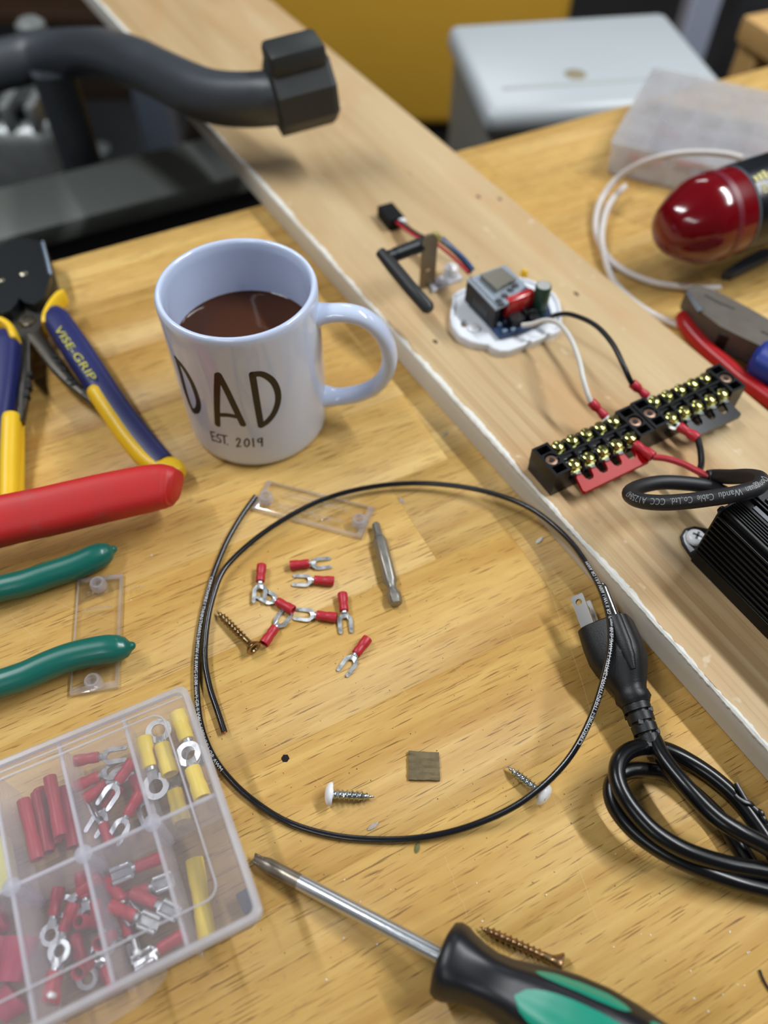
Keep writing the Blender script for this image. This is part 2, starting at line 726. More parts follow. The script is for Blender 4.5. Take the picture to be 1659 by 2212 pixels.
bc = on_board(-450, 272.5)
pine = thing('pine_board', 'long pine board with white painted edge lying diagonally across the workbench', 'board', bc, GA)
PINE = make_pine()
mb = MB().box((0, 0, 9.55), (1500, 149, 18.9), 0.5, 1)
part('plank', mb, PINE, pine)
mb = MB()
e0 = -75.0
P_ = []
for i in range(301):
    x = -750 + 5 * i
    wv = 0.25 * math.sin(x * .031)
    P_.append([Vector((x, e0 + wv + 0.3, 0.4 + 0.25 * abs(math.sin(x * .5))) ), Vector((x, e0 - 0.5 + wv, 1.2)), Vector((x, e0 - 0.6 + wv, 10)), Vector((x, e0 - 0.4 + wv, 17.6)), Vector((x, e0 + 0.3 + wv, 18.9))])
mb.grid(P_)
part('painted_edge', mb, M('grey_white_paint', (208, 203, 192), 0.55, var=0.06, vscale=25, bump=0.15, bscale=200), pine, 'greyish white painted edge')
# ragged lip of flaking paint on the top arris
mb = MB()
r2 = random.Random(3)
P_ = []
wcur = 1.6
for i in range(1001):
    x = -750 + 1.5 * i
    wcur += r2.uniform(-0.55, 0.55)
    wcur = min(3.0, max(0.5, wcur))
    lip = r2.uniform(-0.5, 0.3)
    h = 19.05 + r2.uniform(0.05, 0.45)
    P_.append([Vector((x, e0 - 0.75 + lip * .3, 17.6 + lip)), Vector((x, e0 - 0.75 + lip * .5, 18.6)), Vector((x, e0 + 0.2, h)), Vector((x, e0 + wcur * 0.7, h + r2.uniform(-.12, .15))), Vector((x, e0 + wcur, 18.98))])
mb.grid(P_)
part('flaking_paint_lip', mb, M('flaking_white_paint', (226, 224, 216), 0.7, var=0.12, vscale=300, bump=0.4, bscale=900), pine, 'ragged white flaking paint', sharp=25)
# dark nicks and pencil marks on the face
for px, py in [(83.0, 517.4), (124.2, 409.7), (30.7, 362.9), (67.5, 520.2)]:
    q = Vector((px, py, 0)) - bc
    lx, ly = q.dot(gb), q.dot(gm)
    mb = MB().prism([[(lx + r2.uniform(.5, 1) * 3.2 * math.cos(a * math.pi / 4), ly + r2.uniform(.6, 1) * 1.6 * math.sin(a * math.pi / 4)) for a in range(8)]], 19.0, 19.03)
    part('dark_nick', mb, M('dark_nick', (88, 66, 44), 0.9), pine)

# ------------------------------------------------------------------ mug
MX, MY = -75.14, 317.54
mug = thing('mug', 'white ceramic mug lettered DAD EST. 2019, half full of tea', 'mug', (MX, MY, 0))
CER = M('glazed_white_ceramic', (207, 219, 245), 0.10, var=0.0, coat=0.4, spec=0.6, sss=0.0)
prof = [(0.5, 1.2), (33, 1.2), (35.2, 0.0), (37.4, 0.0), (39.2, 1.0), (40.4, 3.4), (40.8, 7), (41, 20), (41, 60), (41, 90), (40.85, 93.2), (40.1, 94.7), (39.0, 95.1), (37.9, 94.6), (37.2, 93), (37, 88), (37, 40), (37, 12), (35, 7), (30, 5.2), (0.5, 5)]
mb = MB().lathe(prof, 72)
part('body', mb, CER, mug, sharp=60)
ha = math.radians(-3.0)
hc = [(38.5, 78.5), (46, 80.0), (55, 80.6), (64, 78.0), (71.5, 71.0), (76.2, 61.0), (77.6, 50.0), (75.6, 39.5), (70.5, 30.5), (62.5, 24.0), (53.5, 20.6), (46, 19.2), (38.5, 19.4)]
path = spline([Vector((r * math.cos(ha), r * math.sin(ha), z)) for r, z in hc], 6)
nn = len(path)
rs = [5.0 + 2.2 * max(0, 1 - i / 9) ** 2 + 2.2 * max(0, 1 - (nn - 1 - i) / 9) ** 2 for i in range(nn)]
mb = MB().tube(path, rs, 18, ref=(-math.sin(ha), math.cos(ha), 0), flat=(0.86, 1.18))
part('handle', mb, CER, mug, sharp=70)
mb = MB()
rings_ = [0.01, 8, 16, 24, 30, 34, 36, 36.95]
P_ = [[Vector((r * math.cos(2 * math.pi * j / 48), r * math.sin(2 * math.pi * j / 48), 62.6 + (0.5 * max(0, (r - 34) / 2.95) ** 3))) for j in range(48)] for r in rings_]
mb.grid(P_, wrap=True)
tea = NT('black_tea')
tea.b.inputs['Base Color'].default_value = lin((72, 40, 21))
tea.b.inputs['Roughness'].default_value = 0.03
tea.b.inputs['IOR'].default_value = 1.33
sx_ = tea.n('SeparateXYZ')
tea.L(tea.tc.outputs['Object'], sx_.inputs[0])
part('tea', mb, tea.m, mug, 'brown tea')


def ribbon_on_mug(mb, stroke, wd, r=41.0, k=6):
    """A brush stroke of width wd printed on the mug wall; stroke = [(angle in degrees, height)]."""
    pts = [Vector((r * math.radians(a), z, 0)) for a, z in stroke]
    pts = spline(pts, k) if len(pts) > 2 else [pts[0].lerp(pts[1], i / 8) for i in range(9)]

    def up(p):
        a = p.x / r
        return Vector((math.cos(a) * (r + 0.06), math.sin(a) * (r + 0.06), p.y))
    L_, R_ = [], []
    for i, p in enumerate(pts):
        t = (pts[min(i + 1, len(pts) - 1)] - pts[max(i - 1, 0)]).normalized()
        q = Vector((-t.y, t.x, 0)) * wd / 2
        L_.append(p + q)
        R_.append(p - q)
    mb.grid([[up(a.lerp(b, j / 3)) for j in range(4)] for a, b in zip(L_, R_)])
    for p in (pts[0], pts[-1]):
        c = [up(p)] + [up(p + Vector((math.cos(2 * math.pi * i / 12), math.sin(2 * math.pi * i / 12), 0)) * wd / 2) for i in range(12)]
        mb.add(c, [(0, 1 + i, 1 + (i + 1) % 12) for i in range(12)])


INK = M('black_print', (30, 26, 22), 0.35)
DAD = [[(-137.8, 70.4), (-137.3, 61.6), (-138.1, 49.1), (-137.3, 40.1), (-135.3, 35.1)], [(-138.4, 70.9), (-131.3, 68.2), (-125.8, 60.5), (-124.0, 50.3), (-125.1, 43.6), (-129.2, 37.9), (-135.1, 34.7)], [(-100.8, 72.1), (-103.8, 61.8), (-107.2, 49.0), (-110.6, 34.2)], [(-100.0, 72.6), (-96.9, 63.3), (-93.6, 50.9), (-90.1, 37.3)], [(-107.0, 42.7), (-100.2, 43.7), (-92.6, 43.1)], [(-76.6, 72.7), (-76.8, 62.1), (-77.0, 50.0), (-77.1, 35.6)], [(-76.6, 72.7), (-70.0, 71.5), (-63.9, 65.9), (-61.0, 58.2), (-61.5, 50.4), (-65.6, 42.9), (-71.6, 37.7), (-77.1, 35.2)]]
mb = MB()
for k_, s_ in enumerate(DAD):
    ribbon_on_mug(mb, s_, 2.9 if k_ == 4 else 3.5)
part('name_lettering', mb, INK, mug, 'large black hand-drawn letters DAD')
EST = [[(-119.2, 25.7), (-119.7, 18.1)], [(-119.2, 25.5), (-115.4, 26.4)], [(-119.5, 22.1), (-116.4, 22.7)], [(-119.7, 18.1), (-115.7, 19.5)], [(-110.1, 25.9), (-112.7, 25.5), (-113.8, 23.0), (-111.4, 21.7), (-112.3, 19.3), (-115.3, 18.8)], [(-109.6, 26.0), (-104.9, 26.5)], [(-107.3, 26.2), (-108.5, 19.3)], [(-106.3, 19.1), (-105.9, 19.1)], [(-97.8, 24.2), (-96.2, 26.0), (-94.8, 25.1), (-96.0, 22.4), (-98.7, 18.6)], [(-98.7, 18.6), (-95.4, 19.4)], [(-89.4, 25.9), (-91.5, 23.8), (-91.9, 20.3), (-90.6, 19.4), (-88.6, 21.5), (-88.3, 24.6), (-89.4, 25.9)], [(-84.9, 25.9), (-85.5, 19.1)], [(-78.6, 25.5), (-80.9, 25.0), (-81.4, 22.9), (-79.7, 22.4), (-78.3, 24.5)], [(-78.0, 25.5), (-79.1, 19.0)]]
mb = MB()
for s_ in EST:
    ribbon_on_mug(mb, s_, 0.95)
part('date_lettering', mb, INK, mug, 'small black lettering EST. 2019')

# ------------------------------------------------------------------ crimp terminals
VINYL = M('red_vinyl', (182, 36, 50), 0.42, var=0.10, vscale=180)
TIN = M('tinned_copper', (204, 206, 207), 0.36, 0.85, var=0.10, vscale=400, rvar=0.1)
YVINYL = M('yellow_vinyl', (255, 220, 58), 0.45, var=0.06, vscale=150)


def sleeve(L=10.0, r=2.55, waist=0.86, z=2.4, n=18):
    """Hollow flared insulation sleeve along +x from its open end."""
    ri = r * 0.78
    pr = [(ri * 0.9, L * 0.75), (ri, L * .3), (ri, 0.05), (r * 0.96, 0), (r, 0.3), (r, L * .38), (r * (waist + .04), L * .47), (r * waist, L * .56), (r * (waist + .04), L * .66), (r * .93, L * .8), (r * .90, L - .25), (r * .84, L), (r * .35, L)]
    return MB().lathe(pr, n, (0, 0, z), 'x')


def bend_tongue(mb, x0, z0, x1, z1, x2, z2):
    for v in mb.v:
        v.z += lerp_keys(v.x, [(x0, z0), (x1, z1), (x2, z2)])
    return mb


def fork_outline():
    inner = [(14.9 + 1.75 * math.cos(a), 1.75 * math.sin(a)) for a in [math.radians(90 + 180 * i / 10) for i in range(11)]]
    out = [(8.5, -1.3), (11.0, -1.45), (13.0, -3.4), (14.5, -3.8), (20.2, -3.6), (21.2, -3.3), (21.5, -2.7), (21.2, -2.0), (20.6, -1.75)]
    out += [(p[0] - 0.0, p[1]) for p in inner[::-1]]
    out += [(20.6, 1.75), (21.2, 2.0), (21.5, 2.7), (21.2, 3.3), (20.2, 3.6), (14.5, 3.8), (13.0, 3.4), (11.0, 1.45), (8.5, 1.3)]
    return out


def subdiv_prism(loops, z0, z1):
    """Prism whose caps carry a few extra vertices along x (so that it can be bent)."""
    return MB().prism(loops, z0, z1)


def make_fork(label, group, vinyl=None, s=1.0, name='fork_terminal'):
    t = thing(name, label, 'terminal', (0, 0, 0), 0, group)
    part('sleeve', sleeve(), vinyl or VINYL, t)
    m = bend_tongue(subdiv_prism([fork_outline()], -0.4, 0.4), 8.5, 2.0, 12.5, 1.1, 21.5, 0.45)
    m.cyl((8.8, 0, 2.1), (11.0, 0, 1.9), 1.62, 1.5, 12)
    part('fork_tongue', m, TIN, t, 'tinned forked tongue')
    return t


def make_ring(label, group, vinyl=None, name='ring_terminal'):
    t = thing(name, label, 'terminal', (0, 0, 0), 0, group)
    part('sleeve', sleeve(), vinyl or VINYL, t)
    ring = [(8.5, -1.3), (11.2, -1.5)] + [(16.2 + 4.1 * math.cos(a), 4.1 * math.sin(a)) for a in [math.radians(-155 + 310 * i / 26) for i in range(27)]] + [(11.2, 1.5), (8.5, 1.3)]
    m = bend_tongue(MB().prism([ring, circ(16.4, 0, 2.2, 20)], -0.4, 0.4), 8.5, 2.0, 12.5, 1.1, 21.5, 0.6)
    m.cyl((8.8, 0, 2.1), (11.0, 0, 1.9), 1.62, 1.5, 12)
    part('ring_tongue', m, TIN, t, 'tinned ring tongue')
    return t


def put(o, pa, pb, z=0.0, L=21.5, label=None, tilt=0.0, rollx=0.0):
    """Lay a terminal so that it runs from near pa to pb (bench xy of sleeve mouth and tongue tip)."""
    a, b = Vector(pa[:2]), Vector(pb[:2])
    d = (b - a)
    mid = (a + b) / 2
    d.normalize()
    st = mid - d * L / 2
    return reposition(o, (st.x, st.y, z), math.atan2(d.y, d.x), label, (rollx, tilt, 0) if (tilt or rollx) else None)


G_FORK = 'loose red fork terminals inside the wire loop'
fork0 = make_fork('x', G_FORK)
FORKS = [
    ([(-48.4, 210.5, 2.0), (-27.2, 213.6, 0.5)], 0.0, 0, 'red fork terminal at the top of the loose cluster, prongs pointing right'),
    ([(-25.5, 201.3, 2.0), (-46.7, 202.8, 0.5)], 0.0, 0, 'red fork terminal second from top, prongs pointing left, sleeve mouth to the right'),
    ([(-62.9, 210.5, 2.0), (-62.3, 188.0, 0.5)], 0.8, -0.02, 'leftmost upright red fork terminal, prongs pointing down over another fork'),
    ([(-45.4, 184.7, 2.0), (-62.3, 194.9, 0.5)], 0.0, 0, 'red fork terminal whose prongs lie under the leftmost upright terminal'),
    ([(-57.0, 167.1, 2.0), (-48.0, 183.9, 0.5)], 0.0, 0, 'red fork terminal right beside the head of the bronze screw'),
    ([(-23.1, 180.5, 2.0), (-44.3, 183.4, 0.5)], 0.0, 0, 'red fork terminal lying sideways in the cluster middle, prongs pointing left'),
    ([(-20.7, 194.4, 2.0), (-18.0, 172.1, 0.5)], 0.3, 0, 'rightmost upright red fork terminal, prongs pointing down'),
    ([(-7.1, 169.7, 2.0), (-19.7, 151.0, 0.5)], 0.0, 0, 'red fork terminal lying apart, lowest of the loose cluster'),
]
for k_, ((pa, pb), z_, tl, lab) in enumerate(FORKS):
    put(fork0 if k_ == 0 else copy_tree(fork0), pa, pb, z_, 21.5, lab, tl)

# ------------------------------------------------------------------ screws


def thread(mb, x0, x1, core, depth, pitch, taper=6.0, n=14, per=7, o=(0, 0, 0)):
    """A real helical thread along +x with a gimlet point at x1."""
    steps = int((x1 - x0) / pitch * per)
    R = []
    for i in range(steps + 1):
        x = x0 + (x1 - x0) * i / steps
        f = min(1.0, (x1 - x) / taper)
        ring = []
        for j in range(n):
            a = 2 * math.pi * j / n
            ph = ((x / pitch) - j / n) % 1.0
            ridge = max(0.0, 1 - abs(ph - 0.5) / 0.22)
            r = max(0.03, core * f ** 0.8 + depth * ridge * min(1, f * 1.6) * min(1, (x - x0) / pitch + .1))
            ring.append(Vector(o) + Vector((x, r * math.cos(a), r * math.sin(a))))
        R.append(ring)
    return mb.rings(R)


def star(r0, r1, n=6, k=4):
    return [((r0 + (r1 - r0) * (0.5 - 0.5 * math.cos(2 * math.pi * i / k))) * math.cos(2 * math.pi * i / (n * k)), (r0 + (r1 - r0) * (0.5 - 0.5 * math.cos(2 * math.pi * i / k))) * math.sin(2 * math.pi * i / (n * k))) for i in range(n * k)]


BRONZE = M('bronze_coated_steel', (158, 132, 92), 0.32, 1.0, var=0.2, vscale=500, rvar=0.12)
COPPERY = M('yellow_chromate_steel', (158, 126, 90), 0.32, 0.9, var=0.3, vscale=350, rvar=0.1)
ZINC = M('bright_zinc', (190, 196, 198), 0.25, 1.0, var=0.15, vscale=500, rvar=0.1)
WENAMEL = M('white_enamel', (236, 236, 238), 0.25, var=0.04, vscale=700)
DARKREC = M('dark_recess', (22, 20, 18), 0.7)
SCRW = {}


def deck_screw(label, loc_head, loc_tip, L, mat, sink=0.0):
    a, b = Vector(loc_head), Vector(loc_tip)
    rz = math.atan2(b.y - a.y, b.x - a.x)
    t = thing('wood_screw', label, 'screw', (a.x, a.y, 0), rz)
    hr, tr = 4.0, 2.2
    tilt = math.asin((hr - tr) / L)
    R = Matrix.Translation((0, 0, hr)) @ Matrix.Rotation(tilt, 4, 'Y')
    h = MB().lathe([(0.05, 0.7), (1.9, 0.7), (2.3, 0.0), (3.7, 0.0), (4.0, 0.25), (4.0, 0.7), (3.0, 2.0), (2.1, 3.4), (1.65, 4.6), (1.6, 7.5)], 22, (0, 0, 0), 'x')
    h.xf(R)
    part('head', h, mat, t)
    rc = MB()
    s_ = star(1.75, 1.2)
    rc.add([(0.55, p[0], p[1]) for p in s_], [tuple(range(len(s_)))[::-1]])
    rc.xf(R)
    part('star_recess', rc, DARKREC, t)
    sh = thread(MB(), 6.5, L, 1.35, 0.85, 2.3)
    sh.xf(R)
    part('threaded_shank', sh, mat, t)
    return t


deck_screw('bronze star-drive wood screw lying beside the red fork terminals', (-61.6, 162.6, 3.0), (-81.7, 182.8, 1.0), 30.0, BRONZE)
deck_screw('copper-tinted wood screw lying just beside the screwdriver handle', (68.9, 32.5, 3.0), (40.7, 44.3, 1.0), 33.0, COPPERY)


def pan_screw(label, loc_head, loc_tip, L, chips):
    a, b = Vector(loc_head), Vector(loc_tip)
    rz = math.atan2(b.y - a.y, b.x - a.x)
    t = thing('pan_head_screw', label, 'screw', (a.x, a.y, 0), rz)
    hr, tr = 5.0, 2.2
    tilt = math.asin((hr - tr) / L)
    R = Matrix.Translation((0, 0, hr)) @ Matrix.Rotation(tilt, 4, 'Y')
    h = MB().lathe([(0.05, 0.0), (1.5, 0.05), (3.0, 0.35), (4.2, 1.0), (4.9, 2.0), (5.0, 2.7), (4.8, 3.1), (2.0, 3.2), (1.8, 3.6)], 24, (0, 0, 0), 'x')
    h.xf(R)
    hd = part('head', h, WENAMEL, t, 'white painted head')
    if chips:
        c = MB()
        for yy, zz, ss in ((1.6, 1.9, 0.9), (-0.6, 2.6, 0.6), (2.6, 0.2, 0.5), (-2.4, 0.8, 0.4)):
            c.lathe([(0.01, -0.02), (ss, 0.0), (ss * .8, 0.1)], 7, (0.35 + 0.018 * (yy * yy + zz * zz) * 2.2 - .25, yy, zz), 'x')
        c.xf(R)
        part('chipped_paint', c, M('bare_chip', (120, 120, 124), 0.4, 0.8), hd)
    sh = thread(MB(), 3.0, L, 1.55, 0.85, 2.1)
    sh.xf(R)
    part('threaded_shank', sh, ZINC, t, 'bright zinc threaded shank')
    return t


pan_screw('white pan-head screw lying free inside the wire loop, point to the right', (-24.3, 94.8, 4.0), (-4.3, 94.4, 1.0), 21.5, False)
pan_screw('chipped white pan-head screw crossed by the black wire loop', (70.7, 93.4, 4.0), (55.0, 107.8, 1.0), 21.5, True)

# ------------------------------------------------------------------ driver bit
pa, pb = [(-4.5, 237.0, 3.0), (6.5, 187.4, 3.0)]
rz = math.atan2(pb[1] - pa[1], pb[0] - pa[0])
STEELBIT = M('worn_grey_steel', (146, 143, 136), 0.42, 0.7, var=0.18, vscale=220, rvar=0.1)
bit = thing('screwdriver_bit', 'grey steel star-drive power bit with hexagonal shank', 'driver bit', (pa[0], pa[1], 0), rz)
HX = 3.18 / math.cos(math.pi / 6)


def hexring(x, r, rnd_=0.0):
    out = []
    for j in range(24):
        a = 2 * math.pi * j / 24
        m6 = (a % (math.pi / 3)) - math.pi / 6
        rr = r * math.cos(math.pi / 6) / math.cos(m6)
        rr = rr * (1 - rnd_) + r * 0.95 * rnd_
        out.append(Vector((x, rr * math.cos(a), rr * math.sin(a) + 3.2)))
    return out


mb = MB()
mb.rings([hexring(9.6, 2.6, 1), hexring(10.6, HX), hexring(37, HX), hexring(38.6, 2.7, 1), hexring(40.5, 2.35, 1), hexring(42.4, 2.7, 1), hexring(43.8, HX), hexring(49.2, HX), hexring(50.3, HX * .86, .6)])
part('hexagonal_shank', mb, STEELBIT, bit)
mb = MB()
R_ = []
for x, k_ in ((0, .82), (.5, 1), (7.2, 1), (8.2, 1.12), (9.7, 1.35)):
    R_.append([Vector((x, p[0] * k_, p[1] * k_ + 3.2)) for p in star(2.15, 1.65 if x < 8 else 2.05)])
mb.rings(R_)
part('star_tip', mb, STEELBIT, bit)

# ------------------------------------------------------------------ wood chip
cc = [(11.6, 114.7, 1.5), (25.2, 114.1, 1.5), (25.4, 101.8, 1.5), (11.5, 102.1, 1.5)]
mb = MB()
base = [Vector(p) for p in cc]
r3 = random.Random(5)
N_ = 12
top, bot = [], []
for i in range(N_ + 1):
    row_ = []
    for j in range(N_ + 1):
        p = base[0].lerp(base[1], j / N_).lerp(base[3].lerp(base[2], j / N_), i / N_)
        ridge = 0.32 * math.sin(i * 2.1 + 0.25 * j) + r3.uniform(-.12, .12)
        edge = 0.5 if i in (0, N_) or j in (0, N_) else 0
        row_.append(Vector((p.x + r3.uniform(-.12, .12), p.y + r3.uniform(-.12, .12), 1.9 + ridge - edge)))
    top.append(row_)
mb.grid(top)
rim = [top[0][j] for j in range(N_ + 1)] + [top[i][N_] for i in range(1, N_ + 1)] + [top[N_][j] for j in range(N_ - 1, -1, -1)] + [top[i][0] for i in range(N_ - 1, 0, -1)]
mb.rings([rim, [Vector((p.x, p.y, 0)) for p in rim]], False, True)
loc = sum((Vector(p) for p in cc), Vector()) / 4
loc.z = 0
solo('wood_chip', mb, M('weathered_grey_wood', (112, 98, 70), 0.8, var=0.5, vscale=260, bump=0.5, bscale=500), 'small square grey-brown wood chip with ridged grain', 'wood chip', loc, world=True, sharp=30)

# ------------------------------------------------------------------ clear plastic terminal covers
ACR = M_clear('clear_acrylic', (254, 254, 254), 0.02, (245, 242, 248), 0.05, 0.015)
ACR_EDGE = M_clear('clear_acrylic_edge', (250, 250, 253), 0.30, (246, 244, 252), 0.1, 0.10)  # milky white mixed in stands for bright highlights on clear edges


def cover(label, corners, bosses, textdir):
    C = [Vector((p[0], p[1], 0)) for p in corners]
    loc = sum(C, Vector()) / 4
    t = thing('terminal_cover', label, 'plastic cover', loc)
    C = [p - loc for p in C]
    bm_ = MB()
    # plate with bevelled rim
    ins = [p * (1 - 3.2 / max(p.length, 1)) for p in C]
    lv = [(0.0, C), (2.4, C), (3.0, ins)]
    R = [[Vector((p.x, p.y, z)) for p in q] for z, q in lv]
    bm_.rings([[v + Vector((0, 0, 0)) for v in R[2]], [v - Vector((0, 0, .05)) for v in R[2]]], True, False)
    bv_ = MB().rings(R[1:], False, False)
    bm_.rings(R[:2], True, False)
    part('plate', bm_, ACR, t)
    part('bevel', bv_, ACR_EDGE, t)
    em = MB()
    for a, b in zip(C, C[1:] + C[:1]):
        d = (b - a).normalized()
        n_ = Vector((d.y, -d.x, 0))
        em.add([a + n_ * .03 + Vector((0, 0, .2)), b + n_ * .03 + Vector((0, 0, .2)), b + n_ * .03 + Vector((0, 0, 2.4)), a + n_ * .03 + Vector((0, 0, 2.4))], [(0, 1, 2, 3)])
    part('highlight_rim', em, M_clear('acrylic_rim_highlight', (250, 250, 253), 0.5, (248, 246, 254), 0.1, 0.14), t)  # whiter sheets over the plate sides paint their edge highlights
    for bx, by in [(p[0] - loc.x, p[1] - loc.y) for p in bosses]:
        k_ = MB().lathe([(2.0, 3.0), (4.1, 3.0), (3.9, 6.2), (3.3, 7.2), (2.4, 7.2), (2.1, 6.6), (2.0, 3.1)], 20, (bx, by, 0))
        part('boss', k_, ACR_EDGE, t)
    ax = (C[1] - C[0]).normalized()
    bx_ = (C[3] - C[0]).normalized()
    L_, W_ = (C[1] - C[0]).length, (C[3] - C[0]).length
    for f in (0.30, 0.70):
        p0 = C[0] + ax * L_ * 0.2 + bx_ * W_ * f
        p1 = C[0] + ax * L_ * 0.8 + bx_ * W_ * f
        k_ = MB().tube([p0 + Vector((0, 0, 3.0)), p1 + Vector((0, 0, 3.0))], 0.35, 6)
        part('moulded_rib', k_, ACR_EDGE, t)
    k_ = MB()
    for i in range(13):     # worn moulded marks, no longer legible
        if i in (5, 6):
            continue
        o_ = C[0] + ax * (L_ * .26 + i * 2.3) + bx_ * (W_ * .14) + Vector((0, 0, 3.02))
        k_.tube([o_, o_ + bx_ * (1.4 + .5 * (i % 3)) + ax * (.5 * ((i * 7) % 3 - 1))], .16, 5)
        k_.tube([o_ + bx_ * .2, o_ + ax * 1.1 + bx_ * (.3 + .6 * (i % 2))], .14, 5)
    o_ = part('moulded_marks', k_, ACR_EDGE, t, 'faint moulded marks')
    o_['kind'] = 'stuff'
    return t


cover('clear plastic terminal cover crossed by the black wire loop, behind the driver bit', [(-72.0, 247.2, 1.0), (-11.8, 228.7, 1.0), (-5.3, 248.3, 1.0), (-65.3, 266.4, 1.0)], [(-64.5, 252.4, 4.0), (-13.2, 237.4, 4.0)], 0)
cover('clear plastic terminal cover lying under the green-handled pliers', [(-144.9, 139.2, 1.0), (-123.5, 143.4, 1.0), (-133.9, 204.9, 1.0), (-155.9, 201.4, 1.0)][::-1], [(-143.9, 197.0, 4.0), (-134.5, 144.8, 4.0)], 1)

# ------------------------------------------------------------------ loop of black building wire
W_PX = [(-70.9, 255.3, 2.2), (-77.5, 241.0, 2.0), (-83.0, 225.4, 1.8), (-87.0, 207.7, 1.6), (-88.9, 191.9, 1.6), (-89.6, 176.2, 1.8), (-88.8, 158.8, 2.0), (-86.5, 142.4, 2.0), (-82.6, 126.9, 2.0), (-76.6, 114.3, 1.8), (-68.3, 103.8, 1.6), (-56.5, 93.7, 1.6), (-39.9, 84.1, 1.6), (-20.1, 78.7, 1.6), (1.1, 77.2, 1.7), (20.4, 78.6, 2.5), (39.8, 83.2, 4.5), (59.2, 91.2, 9.5), (76.1, 103.9, 15.5), (87.5, 119.0, 21.0), (96.3, 138.0, 26.0), (102.3, 157.2, 28.0), (103.6, 174.5, 26.5), (101.3, 194.8, 22.0), (93.5, 219.8, 16.0), (77.7, 242.1, 11.0), (55.6, 255.3, 8.0), (30.7, 261.8, 6.0), (7.7, 262.6, 5.0), (-15.3, 258.2, 5.0), (-35.2, 250.2, 5.2), (-51.9, 238.6, 5.6), (-65.6, 226.7, 5.4), (-77.4, 213.0, 5.0), (-83.0, 202.3, 4.6), (-85.7, 185.3, 4.0), (-85.9, 170.2, 3.6), (-84.3, 155.8, 3.4), (-80.4, 143.2, 3.0), (-76.0, 133.3, 2.6), (-71.0, 122.2, 2.2)]
WBLK = M('black_nylon_jacket', (20, 20, 24), 0.22, spec=0.6, coat=0.2)
wire = thing('wire_loop', 'loop of glossy black electrical wire with white print lying on the bench', 'wire', (W_PX[10][0], W_PX[10][1], 0))
path = spline(W_PX, 7)
mb = MB().tube(path, 1.42, 12)
part('jacket', mb, WBLK, wire, world=True)
for p, q in ((path[0], path[1]), (path[-1], path[-2])):
    d = (p - q).normalized()
    mb = MB().cyl(p - d * .5, p + d * 0.25, 0.85, 0.8, 10)
    part('copper_core', mb, M('cut_copper', (196, 130, 98), 0.35, 1.0), wire, 'cut copper ends', world=True)


def arc_to(path, pt):
    best, s, bs = 1e9, 0.0, 0.0
    for a, b in zip(path, path[1:]):
        d = (a - Vector(pt)).length
        if d < best:
            best, bs = d, s
        s += (b - a).length
    return bs


PRINT = M('white_cable_print', (206, 206, 206), 0.6)
TXT = 'CERROWIRE-I THHN/THWN-2/MTW 14 AWG (2.08 mm\u00b2) GR II VW-1 600V (UL) OR AWM'
for (pa, pb), txt in (([(-89.1, 204.4, 2.0), (-69.7, 105.2, 1.6)], TXT), ([(83.9, 111.4, 18.0), (98.7, 203.3, 21.0)], TXT)):
    s0, s1 = arc_to(path[:len(path) * 2 // 3], pa), arc_to(path[:len(path) * 3 // 4], pb)
    vs, _f = text_mesh(txt, 2.3)
    wdt = max(v.x for v in vs)
    mb = text_on_path(MB(), txt, 2.3, path, s0, 1.42, (0.0, -0.35, 0.93), stretch=(s1 - s0) / wdt)
    o = part('printed_marking', mb, PRINT, wire, 'white printed lettering', world=True)


def sell(c, ax, up, hw, hh, n=24, e=2.6):
    """Super-ellipse ring at c, half-width hw along ax, half-height hh along up."""
    out = []
    for j in range(n):
        a = 2 * math.pi * j / n
        ca, sa = math.cos(a), math.sin(a)
        out.append(c + ax * (math.copysign(abs(ca) ** (2 / e), ca) * hw) + up * (math.copysign(abs(sa) ** (2 / e), sa) * hh))
    return out


def loft_path(mb, pts, secs, up=(0, 0, 1), n=24, e=2.6, k=6):
    """Grip along a path; secs = [(fraction of the length, half-width, half-height)]."""
    P = spline(pts, k)
    S = [0.0]
    for a, b in zip(P, P[1:]):
        S.append(S[-1] + (b - a).length)
    R = []
    up = Vector(up)
    for i, p in enumerate(P):
        t = (P[min(i + 1, len(P) - 1)] - P[max(i - 1, 0)]).normalized()
        u = (up - t * up.dot(t)).normalized()
        s = t.cross(u)
        f = S[i] / S[-1]
        R.append(sell(p, s, u, lerp_keys(f, [(q[0], q[1]) for q in secs]), lerp_keys(f, [(q[0], q[2]) for q in secs]), n, e))
    return mb.rings(R)


